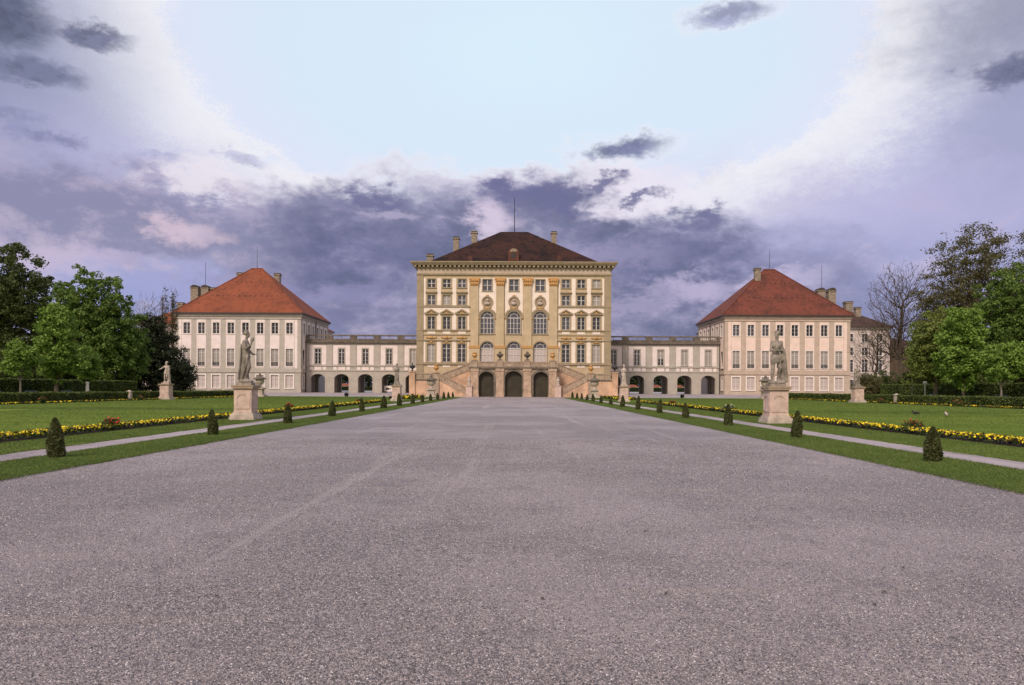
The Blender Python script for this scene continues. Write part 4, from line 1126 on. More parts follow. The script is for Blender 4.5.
# ------------------------------------------------------------------ clipped cones along the drive
def cone_mesh(seed, full=1.0):
    r = np.random.default_rng(seed); n = 5200
    prof = lambda t: .16*full*np.clip(1-t**2.3, 0, 1)**.62*(.86+.16*np.sin(np.clip(t*3.0+.4, 0, PI)))
    t = r.random(n)**1.15; a = r.uniform(0, 2*PI, n)
    lob = 1+.07*np.sin(3*a+t*7+seed)+.06*np.sin(7*a-t*11)
    rad = prof(t)*lob*(.72+.40*r.random(n)**.6)
    C = np.stack([np.cos(a)*rad, np.sin(a)*rad, .03+t*.85], 1)
    out = np.stack([np.cos(a), np.sin(a), .5+0*a], 1)
    V = leafquads(C, .036, .9, 2.2, out*.4, r)
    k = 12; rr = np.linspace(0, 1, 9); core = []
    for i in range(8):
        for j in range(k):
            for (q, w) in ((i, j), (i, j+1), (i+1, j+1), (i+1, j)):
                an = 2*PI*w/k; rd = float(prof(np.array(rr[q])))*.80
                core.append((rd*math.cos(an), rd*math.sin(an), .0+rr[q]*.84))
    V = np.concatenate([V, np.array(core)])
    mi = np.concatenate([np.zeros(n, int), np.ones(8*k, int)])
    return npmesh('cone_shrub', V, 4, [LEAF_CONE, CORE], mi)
cms = [cone_mesh(1), cone_mesh(2, .92), cone_mesh(3, 1.06)]
ORD = ['nearest', 'second nearest', 'third nearest', 'fourth nearest', 'fifth nearest', 'sixth nearest', 'seventh nearest', 'eighth nearest', 'ninth nearest', 'tenth nearest', 'eleventh nearest', 'twelfth nearest', 'thirteenth nearest', 'farthest']
rc = random.Random(2)
for sx, nm in ((-1, 'left'), (1, 'right')):
    for k in range(14):
        y = 14.5 + 6.95*k; x = (-9.5 if k == 0 else -9.27) if sx < 0 else 8.66
        o = link('cone_shrub', cms[(k + (sx > 0)*2) % 3], None, (x + rc.uniform(-.05, .05)*(k > 0), y + rc.uniform(-.2, .2)*(k > 0), .018), rc.uniform(0, 6))
        s = rc.uniform(.86, 1.08); o.scale = (s, s*rc.uniform(.92, 1.08), s*rc.uniform(.9, 1.1)); o.rotation_euler = (rc.uniform(-.06, .06), rc.uniform(-.06, .06), o.rotation_euler[2])
        tag(o, '%s clipped conical shrub in the row on the %s grass verge' % (ORD[k], nm), 'shrub', 'clipped cones along the drive')

# ------------------------------------------------------------------ flower beds
def flowerbed(name, x0, x1, y0, y1, dens, lab, size=.05, hmax=.2):
    n = int((x1-x0)*(y1-y0)*dens)
    x = rng.uniform(x0, x1, n); y = y0+(y1-y0)*rng.random(n)**1.25
    g = .5+.5*np.sin(y*2.1)*np.sin(y*.77+1)
    z = hmax*rng.uniform(.35, 1, n)
    C = np.stack([x, y, .02+z], 1)
    sc = (1+y/45)
    u = (x-x0)/(x1-x0)
    kind = np.where(rng.random(n) < .40, 0, np.where(rng.random(n) < np.where(np.abs(u-.55) < .3, .82, .40), 1, 2))   # leaf, yellow, dark
    C[kind == 1, 2] = .02+hmax*rng.uniform(.65, 1.05, (kind == 1).sum())
    V = leafquads(C, size*sc*np.where(kind == 0, 1.1, 1.0), 1.0, np.where(kind == 0, 1.6, 1.05)[:, None])
    soil = np.array([(x0-.05, y0, .026), (x1+.05, y0, .026), (x1+.05, y1, .026), (x0-.05, y1, .026)])
    V = np.concatenate([V, soil]); mi = np.concatenate([kind, [3]])
    o = link(name, npmesh(name, V, 4, [LEAF_BED, YEL, PURP, SOIL], mi))
    tag(o, lab, 'flower bed', kind='stuff')
flowerbed('flower_bed', -14.05, -13.3, 13, 71, 430, 'strip of yellow and dark purple pansies on the left lawn')
flowerbed('flower_bed', 13.1, 13.85, 13, 73, 430, 'strip of yellow and dark purple pansies on the right lawn')
flowerbed('flower_bed', -40.4, -39.9, 48, 110, 260, 'thin yellow flower edging at the foot of the left hedge', .06, .12)
flowerbed('flower_bed', 40.0, 40.5, 48, 110, 260, 'thin yellow flower edging at the foot of the right hedge', .06, .12)
flowerbed('flower_bed', -16.2, -13.5, 90, 104, 60, 'patch of yellow flowers in front of the left stairs', .1, .25)
flowerbed('flower_bed', 13.0, 15.6, 90, 104, 60, 'patch of yellow flowers in front of the right stairs', .1, .25)

def bush(x, y, h, w, petal, lab, n=420, leaf=LEAF_BED):
    r = np.random.default_rng(int(abs(x*31+y*17)))
    t = thing('flowering_bush', lab, 'bush', (x, y, .02))
    P = r.normal(size=(n, 3)); P /= np.linalg.norm(P, axis=1, keepdims=True); P *= r.random((n, 1))**.4
    C = P*np.array([w/2, w/2, h/2]) + np.array([0, 0, h*.5])
    link('foliage', npmesh('foliage', leafquads(C, .06*h/.4, .3, 1.6, None, r), 4, leaf), t)
    C2 = P[:46]*np.array([w/2, w/2, h/2])*1.05 + np.array([0, 0, h*.6]); C2 = C2[C2[:, 2] > h*.5]
    link('blossoms', npmesh('blossoms', np.concatenate([leafquads(C2, .07*h/.4, .3, 1.0, None, r), leafquads(C2+.01, .07*h/.4, .3, 1.0, None, r)]), 4, petal), t)
bush(-13.6, 23.6, .42, .6, RED, 'bush with red flowers in the pansy strip between the two nearest left cones')
bush(13.75, 24.2, .42, .75, RED, 'bush with bright red flowers in the pansy strip behind the nearest right cone')
bush(-14.2, 44.0, .45, .6, RED, 'dull red flowering bush in the pansy strip behind the left woman statue')
bush(13.6, 44.5, .45, 1.0, WHITEP, 'white flowering bush in the pansy strip behind the right man statue')
bush(-13.8, 62, .45, .6, RED, 'small red flowering bush far along the left pansy strip')
bush(13.5, 60, .45, .6, RED, 'small red flowering bush far along the right pansy strip')
bush(-39.5, 58.5, .6, .6, RUS, 'russet bush against the left hedge nearest the frame edge')
bush(39.5, 62.5, .6, .7, RUS, 'russet bush against the right hedge')
bush(-39.5, 73.8, .5, .7, RUS, 'russet bush beside the gap in the left hedge')
bush(39.5, 75.6, .5, .8, RUS, 'russet bush beside the gap in the right hedge')
bush(-26.6, 110.5, .6, .7, PURP, 'small dark bush at the far edge of left lawn before the arcade', leaf=LEAF_YEW)
bush(26.4, 110.5, .6, .7, PURP, 'small dark bush at the far edge of right lawn before the arcade', leaf=LEAF_YEW)

# ------------------------------------------------------------------ hedges
def hedge(x, y0, y1, w, h, lab, leaf=LEAF_HEDGE, n=9000, ls=.1):
    L = y1-y0; t = tag(link('hedge', None), lab, 'hedge')
    f = rng.random(n); V = []
    top = f < .35; y = rng.uniform(0, L, n); z = rng.uniform(.02, h, n); xx = np.where(rng.random(n) < .5, -w/2, w/2)
    xx = np.where(top, rng.uniform(-w/2, w/2, n), xx); z = np.where(top, h, z)
    endm = rng.random(n) < .04; y = np.where(endm, np.where(rng.random(n) < .5, 0, L), y); xx = np.where(endm, rng.uniform(-w/2, w/2, n), xx)
    C = np.stack([xx, y, z], 1) + rng.normal(0, .035, (n, 3)) + np.stack([.05*np.sin(y*1.3)+.03*np.sin(y*3.7), 0*y, .03*np.sin(y*.9)+.02*np.sin(y*2.9)], 1)
    C[:, 2] = np.maximum(C[:, 2], .03)
    V = leafquads(C, ls, .2, 1.5)
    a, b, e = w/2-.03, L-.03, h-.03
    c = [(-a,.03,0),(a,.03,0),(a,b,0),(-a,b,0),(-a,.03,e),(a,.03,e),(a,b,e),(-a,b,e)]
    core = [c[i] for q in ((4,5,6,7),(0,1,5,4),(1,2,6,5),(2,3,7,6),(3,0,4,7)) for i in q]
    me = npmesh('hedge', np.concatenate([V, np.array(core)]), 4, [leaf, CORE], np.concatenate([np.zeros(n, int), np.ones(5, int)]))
    bpy.data.objects.remove(t)
    o = link('hedge', me, None, (x, y0, .02)); tag(o, lab, 'hedge', 'clipped hedges beside the lawns')
hedge(-41.1, 46, 73.4, 1.1, .86, 'low clipped hedge along left lawn, nearer piece before the gap', n=16000)
hedge(-41.1, 75.3, 106, 1.1, .86, 'low clipped hedge along left lawn behind the pointing statue', n=14000)
hedge(41.1, 46, 74.2, 1.1, .86, 'low clipped hedge along right lawn, nearer piece before the gap', n=16000)
hedge(41.1, 76.1, 106, 1.1, .86, 'low clipped hedge along right lawn behind the hand-on-hip statue', n=14000)
hedge(-52.5, 56, 96, 1.2, 2.15, 'tall dark hedge wall behind the left benches', LEAF_HEDGE, 26000, .13)
hedge(52.8, 56, 100, 1.2, 2.15, 'tall dark hedge wall behind the right benches', LEAF_HEDGE, 26000, .13)
for x0, x1, l in ((-64, -18, 'long dark hedge across the courtyard seen through the left arches'), (18, 64, 'long dark hedge across the courtyard seen through the right arches')):
    hedge(0, 0, x1-x0, 1.6, 1.35, l, LEAF_YEW, 9000, .22)
    h = bpy.data.objects['hedge' if 'hedge.%03d' % 1 not in bpy.data.objects else max(o.name for o in bpy.data.objects if o.name.startswith('hedge.'))]
    h.location = (x0, 240, gz(240)); h.rotation_euler = (0, 0, -PI/2); h['group'] = 'courtyard hedges'
for x, y, l in ((-40.95, 74.35, 'pale stone post in the gap of the left low hedge'), (40.95, 75.15, 'pale stone post in the gap of the right low hedge')):
    t = thing('stone_post', l, 'post', (x, y, -.01)); mb = MB(); mb.box(-.2, .2, -.2, .2, 0, .9); mb.build('shaft', STATUEP, t)
    mb = MB(); mb.box(-.26, .26, -.26, .26, .9, 1.0); mb.lathe([(.2, 1.0), (.15, 1.06), (.05, 1.1)], 8); mb.build('cap', STATUEP, t)
t = thing('marker_post', 'slim white post beyond the left hedge under a young tree', 'post', (-47.4, 77.6, -.02)); mb = MB(); mb.tube([(0, 0, 0), (0, 0, 1.85)], [.2, .14], 10); mb.build('shaft', WHITE, t)
mb = MB(); mb.lathe([(.2, 1.853), (.22, 1.92), (.05, 2.02)], 10); mb.build('cap', WHITE, t)
t = thing('marker_post', 'thin wooden stake beside the right lamp', 'post', (48.5, 85.5, -.02)); mb = MB(); mb.tube([(0, 0, 0), (0, 0, 1.95)], [.06, .05], 8); mb.build('shaft', BARKG, t); mb = MB(); mb.lathe([(.065, 1.953), (.02, 2.0)], 8); mb.build('cap', BARKG, t)

t = thing('street_lamp', 'short lamp post with a pale flat lamp head before the right trees', 'lamp', (49.9, 85.2, -.02))
mb = MB(); mb.tube([(0, 0, 0), (0, 0, 2.1)], [.06, .05], 8); mb.build('post', SASHW, t)
mb = MB(); mb.lathe([(.05, 2.1), (.1, 2.14), (.24, 2.4), (.26, 2.46), (.1, 2.55)], 14); mb.build('lamp_head', SASHW, t)

def bench(x, y, rz, lab):
    t = thing('park_bench', lab, 'bench', (x, y, -.02), rz, 'blue grey park benches')
    mb = MB()
    for k in range(4): mb.box(-.9, .9, -.25+k*.13, -.14+k*.13, .43, .47)
    mb.build('seat', BENCHM, t)
    mb = MB()
    for k in range(3): mb.box(-.9, .9, .28+k*.02, .32+k*.02, .56+k*.16, .69+k*.16)
    mb.build('backrest', BENCHM, t)
    for q in (-.7, .7):
        mb = MB(); mb.box(q-.03, q+.03, -.24, -.18, 0, .43); mb.box(q-.03, q+.03, .2, .26, 0, .43); mb.box(q-.03, q+.03, -.24, .26, .40, .43); mb.tube([(q, .26, .42), (q, .37, 1.02)], [.03, .03], 6); mb.build('leg', DARKM, t)
for y, l in ((68.8, 'blue grey bench cut by the left edge of the photo'), (74, 'blue grey bench behind left hedge between the two youngest trees'), (79.8, 'blue grey bench behind left hedge nearest the white post')):
    bench(-50.8, y, R(90), l)
for y, l in ((85.5, 'blue grey bench behind right hedge beside the lamp'), (73.6, 'blue grey bench behind right hedge between two trunks')):
    bench(50.8, y, R(-90), l)

# ------------------------------------------------------------------ birds on the right lawn
BLACKF = mat_plain('black_feathers', (.02, .019, .022), .6); GREYF = mat_plain('grey_feathers', (.17, .16, .17), .6)
def bird(x, y, rz, bm, lab, wm):
    t = thing('bird', lab, 'bird', (x, y, .02), rz); t.scale = (.8, .8, .8)
    mb = MB()
    limb(mb, [(-.26, 0, .13), (-.12, 0, .17), (.02, 0, .19), (.13, 0, .2), (.19, 0, .28), (.22, 0, .32)], [.03, .075, .1, .085, .05, .052], 10)
    mb.tube([(.25, 0, .325), (.33, 0, .305)], [.025, .006], 6)
    me = remeshed(mb, 'body', bm, .012, 2); link('body', me, t)
    for s in (-1, 1):
        mb = MB(); mb.ball((-.05, s*.095, .2), .17, .022, .07); mb.build('wing', wm, t, smooth=True)
        mb = MB(); mb.tube([(.02, s*.04, .12), (.02, s*.045, .005)], [.012, .01], 6); mb.tube([(-.03, s*.045, .006), (.07, s*.05, .006)], [.01, .008], 6); mb.build('leg', DARKM, t)
bird(23.3, 40.7, R(170), BLACKF, 'black crow standing on the right lawn, the left one of two birds', BLACKF)
bird(23.6, 38.3, R(70), STATUEP, 'grey and pale bird standing on the right lawn, the right one of two birds', GREYF)

# ------------------------------------------------------------------ trees
def bend(p, q, r, k=.12, n=4):
    p, q = Vector(p), Vector(q); L = (q-p).length
    off = Vector((r.uniform(-1, 1), r.uniform(-1, 1), r.uniform(.2, 1.0)))*L*k
    return [p + (q-p)*(i/n) + off*math.sin(PI*i/n) for i in range(n+1)]
def leafy(name, lab, x, y, H, crown, nclump, per, ls, leaf, tr, th, seed, group, cr=.75, bark=BARK, gap=.0, flat=.7):
    """crown: ellipsoids (x, y, z, rx, ry, rz); leaf clumps sit in their outer volume"""
    r = np.random.default_rng(seed); q = random.Random(seed); ls *= .8; per = int(per*1.5)
    t = thing(name, lab, 'tree', (x, y, -.02), 0, group)
    vol = np.array([c[3]*c[4]*c[5] for c in crown])**.75; vol /= vol.sum()
    C = []
    while len(C) < nclump:
        c = crown[r.choice(len(crown), p=vol)]
        d = r.normal(size=3); d /= np.linalg.norm(d)
        rad = r.random()**.42
        lump = 1+.16*math.sin(3*math.atan2(d[1], d[0])+seed)*math.cos(2.3*d[2]*3+seed) + .08*math.sin(7*d[0]+5*d[2]+seed)
        p = np.array(c[:3]) + d*rad*np.array(c[3:])*lump
        if p[2] < th*.82: continue
        if gap and math.sin(p[0]*1.9+seed)+math.sin(p[1]*1.7+seed*2)+math.sin(p[2]*1.6+seed*3) < -1.6+gap: continue
        C.append(p)
    C = np.array(C)
    cen = np.repeat(C, per, 0); n = len(cen)
    csz = np.repeat(r.uniform(.65, 1.3, nclump), per)
    L = r.normal(size=(n, 3)); L /= np.linalg.norm(L, axis=1, keepdims=True); L *= r.random((n, 1))**.45
    P = cen + L*np.array([cr, cr, cr*flat])*csz[:, None]
    P[:, 2] -= .15*(L[:, 0]**2+L[:, 1]**2)*cr
    P[:, 2] = np.maximum(P[:, 2], .25)
    # trunk and limbs
    mb = MB(); top = H*.62
    pts = [(0, 0, 0), (q.uniform(-.1, .1), q.uniform(-.1, .1), th*.6), (q.uniform(-.25, .25), q.uniform(-.25, .25), th*1.1), (q.uniform(-.5, .5), q.uniform(-.5, .5), top*.85), (q.uniform(-.6, .6), q.uniform(-.6, .6), H*.8)]
    mb.tube(pts, [tr*1.45, tr, tr*.85, tr*.5, tr*.15], 9)
    idx = r.choice(nclump, min(nclump, 46), replace=False)
    for i in idx:
        c = C[i]; f = min(.95, max(.25, (c[2]-.18*H)/H + .08))
        zz = max(th*.8, c[2]*.62); zz = min(zz, H*.75)
        s0 = Vector((0, 0, 0))
        for a, b in zip(pts, pts[1:]):
            if a[2] <= zz <= b[2]: s0 = Vector(a).lerp(Vector(b), (zz-a[2])/(b[2]-a[2]))
        if s0.length == 0: s0 = Vector((0, 0, zz))
        bp = bend(s0, c, q, .1); w = tr*q.uniform(.22, .42)
        mb.tube(bp, [w, w*.8, w*.55, w*.35, w*.14], 5)
    mb.build('trunk', bark, t)
    link('crown', npmesh('crown', leafquads(P, ls, .55, 1.35, L*.6, r), 4, leaf), t)
    return t
def bare(name, lab, x, y, H, crown, npts, seed, th, tipr=.012, leafm=None, nleaf=0, ls=.2, bark=BARK, group=None, lead=.7, pen=.45, expo=2.35, spread=.3):
    """branches grown outwards: every crown point joins the cheapest node of the tree so far"""
    r = np.random.default_rng(seed); q = random.Random(seed); t = thing(name, lab, 'tree', (x, y, -.02), 0, group)
    vol = np.array([c[3]*c[4]*c[5] for c in crown]); vol = vol/vol.sum()
    P = []
    while len(P) < npts:
        c = crown[r.choice(len(crown), p=vol)]; d = r.normal(size=3); d /= np.linalg.norm(d)
        rad = r.random()**.40*(1+.12*math.sin(4*math.atan2(d[1], d[0])+seed)+.1*math.sin(5*d[2]+seed))
        p = np.array(c[:3])+d*rad*np.array(c[3:])
        if p[2] > th*.9: P.append(p)
    P = np.array(P)
    nn = 8
    N = [np.array([0, 0, 0.])]; par = [-1]; cost = [0.]
    ox, oy = 0, 0
    for k in range(1, nn+1):
        z = th+(H*lead-th)*(k-1)/(nn-1); ox += q.uniform(-.16, .16)*(k > 1)*H/18; oy += q.uniform(-.16, .16)*(k > 1)*H/18
        N.append(np.array([ox, oy, z])); par.append(k-1); cost.append(z*.9)
    base = np.array([0, 0, th]); order = np.argsort(np.linalg.norm((P-base)*np.array([1, 1, .8]), axis=1))
    A = np.array(N)
    for p in (P[i] for i in order):
        A = np.array(N); dd = np.linalg.norm(A-p, axis=1)
        up = np.maximum(0, A[:, 2]-p[2]+.25*np.hypot(A[:, 0]-p[0], A[:, 1]-p[1]))
        c = dd + pen*np.array(cost) + .8*up; c[0] = 1e9
        b = int(np.argmin(c)); L = dd[b]
        if L > .9:
            m = (A[b]+p)/2 + np.array([q.uniform(-1, 1), q.uniform(-1, 1), q.uniform(.1, 1.0)])*L*.09
            N.append(m); par.append(b); cost.append(cost[b]+L*.5); b = len(N)-1; L *= .5
        N.append(p); par.append(b); cost.append(cost[b]+L)
    n = len(N); rad = np.zeros(n); kids = [0]*n; acc = np.zeros(n)
    for i in range(n-1, 0, -1):
        rad[i] = tipr if kids[i] == 0 else max(tipr, acc[i]**(1/expo))
        acc[par[i]] += rad[i]**expo; kids[par[i]] += 1
    rad[0] = acc[0]**(1/expo)*1.35
    mb = MB()
    for i in range(1, n):
        a, b = N[par[i]], N[i]; ra = min(rad[par[i]], rad[i]*1.5+.002) if par[i] else rad[0]
        mb.tube([a, b], [ra, rad[i]*(1 if kids[i] else .5)], 8 if rad[i] > .1 else 4 if rad[i] > .03 else 3, cap=False)
    tips = [i for i in range(n) if kids[i] == 0]
    for i in tips:                                                   # fine twigs
        d = N[i]-N[par[i]]; d = d/(np.linalg.norm(d)+1e-6)
        for k in range(3):
            e = d + np.array([q.uniform(-1, 1), q.uniform(-1, 1), q.uniform(-.4, 1)])*.7
            mb.tube([N[i], N[i]+e*q.uniform(.35, .8)], [tipr*.8, tipr*.4], 3, cap=False)
    mb.build('trunk', bark, t)
    if leafm:
        T = np.array([N[i] for i in range(n) if kids[i] == 0 or rad[i] < .03]); T = T[T[:, 2] > H*.25]
        w = r.random(len(T))**3; w /= w.sum(); C = T[r.choice(len(T), nleaf, p=w)] + r.normal(0, 1, (nleaf, 3))*np.array([spread, spread, spread*.45])
        link('crown', npmesh('crown', leafquads(C, ls, .3, 1.4, None, r), 4, leafm), t)
    return t
GL, GR = 'trees left of the lawn', 'trees right of the lawn'
leafy('broadleaf_tree', 'tallest dark green tree cut by the left edge of the photo', -70.0, 95, 22.3, [(0, 0, 13.2, 6.4, 6.3, 9.2), (3.4, 0, 10, 3.6, 4, 6), (-3, 0, 8, 4.5, 4, 6)], 900, 34, .34, LEAF_DARK, .5, 3, 11, GL, .72, gap=.3)
leafy('broadleaf_tree', 'big rounded mid green tree behind the left chestnuts', -58.3, 96, 17.6, [(0, 0, 11.0, 5.2, 5, 6.4), (2.6, 0, 7.6, 3.8, 4, 5.4), (-3.0, 0, 9, 3.8, 4, 5.6)], 1050, 32, .31, LEAF_MID, .45, 2.6, 12, GL, .66)
leafy('broadleaf_tree', 'pale green feathery tree between the big left tree and dark yews', -54.9, 100, 12.2, [(0, 0, 6.6, 2.5, 2.4, 5.2)], 120, 50, .28, LEAF_MID, .25, 1.5, 13, GL, .7, gap=.5)
leafy('chestnut_tree', 'young bright green chestnut, middle one of three behind the left hedge', -47.9, 73.2, 10.3, [(0, 0, 6.3, 1.75, 1.75, 4.1), (.2, 0, 4.4, 2.25, 2.1, 2.3)], 210, 46, .27, LEAF_BRIGHT, .2, 2.2, 14, GL, .62)
leafy('chestnut_tree', 'small light green chestnut on thin stem nearest the left edge', -48.2, 68.2, 6.3, [(0, 0, 4.2, 1.3, 1.3, 2.0)], 110, 42, .24, LEAF_BRIGHT, .085, 2.3, 15, GL, .5, bark=BARKG, gap=.3)
leafy('chestnut_tree', 'small light green chestnut beside the white post behind left hedge', -48.0, 78.6, 6.0, [(0, 0, 3.9, 1.35, 1.3, 1.9)], 110, 42, .25, LEAF_BRIGHT, .17, 2.0, 16, GL, .5)
for x, y, H, rx, s, l in ((-80, 104, 13, 5.5, 21, 'dark understorey tree filling the far left corner'), (-68, 108, 11, 5, 22, 'dark understorey tree behind the left chestnuts'), (-62, 88, 6.5, 3.4, 23, 'low dark tree close behind the left tall hedge')):
    leafy('understorey_tree', l, x, y, H, [(0, 0, H*.5, rx, rx*.9, H*.48)], 230, 46, .34, LEAF_DARK, .25, .8, s, GL, .95)
leafy('yew_tree', 'largest blackish conical yew beside the left pavilion', -59.3, 115, 13.8, [(0, 0, 4.6, 5.4, 4.6, 4.4), (-.4, 0, 8.2, 3.7, 3.4, 4.6), (-.6, 0, 11.2, 1.6, 1.5, 2.4)], 480, 60, .26, LEAF_YEW, .4, .5, 31, GL, .8)
leafy('yew_tree', 'lower blackish yew left of the largest yew', -63.4, 113, 10.4, [(0, 0, 4.2, 4.0, 3.4, 4.2), (.4, 0, 7.2, 2.2, 2, 3.0)], 260, 56, .26, LEAF_YEW, .3, .5, 32, GL, .75)
leafy('yew_tree', 'small dark yew in front of the left pavilion corner', -54.4, 113.5, 6.8, [(0, 0, 3, 2.6, 2.3, 3.4)], 160, 50, .24, LEAF_YEW, .2, .4, 33, GL, .7)
bare('bare_tree', 'bare grey tree rising behind the left yews', -66.0, 126, 17.4, [(0, 0, 11.5, 3.6, 3.4, 5.6)], 900, 41, 4.0, .02, group=GL, bark=BARKG)
bare('poplar_tree', 'slim bare poplar left of its twin beside left pavilion roof', -64.2, 128, 19.0, [(0, 0, 11.6, .75, .75, 7.6)], 420, 42, 3, .02, LEAF_BROWN, 1500, .16, group=GL, pen=.8, lead=.92, spread=.15)
bare('poplar_tree', 'slim bare poplar right of its twin beside left pavilion roof', -62.5, 128, 19.3, [(0, 0, 11.8, .8, .8, 7.7)], 420, 43, 3, .02, LEAF_BROWN, 1500, .16, group=GL, pen=.8, lead=.92, spread=.15)

bare('bare_tree', 'tall bare tree against the sky left of the biggest right tree', 64.0, 116, 23.2, [(0, 0, 15.4, 5.2, 5, 8.0), (-1, 0, 11, 6, 5, 3.4)], 2300, 51, 6.5, .021, group=GR)
bare('bare_tree', 'small bare tree in front of the right rear wing', 62.2, 121, 12.8, [(0, 0, 8, 3.5, 3.2, 5.0)], 700, 52, 3.0, .02, group=GR)
bare('broadleaf_tree', 'tallest right tree with thin brown olive leaves and visible branches', 68.4, 105, 25.2, [(0, 0, 16.8, 6.6, 6.2, 8.6), (-1.5, 0, 12, 6.2, 5.5, 4.2)], 1500, 53, 6.5, .022, LEAF_BROWN, 27000, .22, group=GR, spread=.5)
bare('broadleaf_tree', 'tall brown leaved tree cut by the right edge of the photo', 79.4, 105, 25.2, [(0, 0, 16.5, 4.6, 5, 8.8)], 900, 54, 6.5, .018, LEAF_BROWN, 15000, .22, group=GR, spread=.5)
leafy('broadleaf_tree', 'yellowish green rounded tree right of the right rear wing', 57.0, 93, 13.0, [(0, 0, 7.4, 4.2, 4, 5.4), (-1.6, 0, 5, 3.2, 3, 3.6)], 330, 54, .29, LEAF_OLIVE, .3, 1.8, 61, GR, .8)
leafy('chestnut_tree', 'bright green full chestnut, middle one of three behind the right hedge', 47.9, 75, 10.8, [(0, 0, 6.4, 2.1, 2.0, 4.4), (0, 0, 4.5, 2.6, 2.4, 2.4)], 270, 50, .28, LEAF_BRIGHT, .15, 2.3, 62, GR, .65)
leafy('chestnut_tree', 'olive green chestnut with thick trunk behind the right hedge', 48.4, 80.6, 9.4, [(0, 0, 5.9, 2.3, 2.2, 3.5)], 210, 48, .27, LEAF_OLIVE, .2, 2.4, 63, GR, .65)
leafy('chestnut_tree', 'small bright chestnut on thin stem nearest the right edge', 48.1, 69.2, 6.2, [(0, 0, 4.2, 1.55, 1.5, 1.9), (1.2, 0, 4.7, 1.3, 1.3, 1.6)], 150, 44, .25, LEAF_BRIGHT, .085, 2.3, 64, GR, .5, bark=BARKG)
leafy('broadleaf_tree', 'large mid green tree at the right edge behind the small chestnut', 63.2, 88, 17.0, [(0, 0, 10.2, 4.9, 4.8, 6.9), (1.6, 0, 7, 4.6, 4, 5.2)], 950, 34, .3, LEAF_MID, .42, 2.2, 65, GR, .68)
for x, y, H, rx, s, l in ((60, 98, 7.5, 4.2, 71, 'dark understorey tree behind the right chestnuts'), (70, 97, 10, 5, 72, 'dark understorey tree in the far right corner'), (55.5, 84, 5.5, 2.8, 73, 'low dark tree close behind the right tall hedge')):
    leafy('understorey_tree', l, x, y, H, [(0, 0, H*.5, rx, rx*.9, H*.48)], 210, 46, .33, LEAF_DARK, .25, .8, s, GR, .95)
for x, y, H, rx, s, m, l in ((54.6, 108, 3.8, 2.0, 81, LEAF_BROWN, 'brownish shrub right of the hand-on-hip statue'), (57.8, 110, 4.4, 2.4, 82, LEAF_DARK, 'dark green shrub before the right rear wing'), (61.2, 108, 3.6, 2.2, 83, LEAF_OLIVE, 'olive shrub left of the yellowish right tree')):
    leafy('garden_shrub', l, x, y, H, [(0, 0, H*.5, rx, rx*.9, H*.5)], 120, 40, .24, m, .1, .2, s, 'shrubs by the right rear wing', .6)['category'] = 'shrub'

# far trees closing the view beyond the courtyard
def farwood():
    r = np.random.default_rng(99); P = []
    for x in np.arange(-300, 301, 7):
        h = r.uniform(17, 25); n = 900
        d = r.normal(size=(n, 3)); d /= np.linalg.norm(d, axis=1, keepdims=True); d *= r.random((n, 1))**.35
        P.append(np.array([x*2.2, 660+r.uniform(-8, 8), h*.5+.35]) + d*np.array([10, 6, h*.5]))
    P = np.concatenate(P); tag(link('far_wood', npmesh('far_wood', leafquads(P, 2.0, .4, 1.3, None, r), 4, LEAF_YEW)), 'distant green wood beyond the courtyard', 'wood', kind='stuff')
farwood()

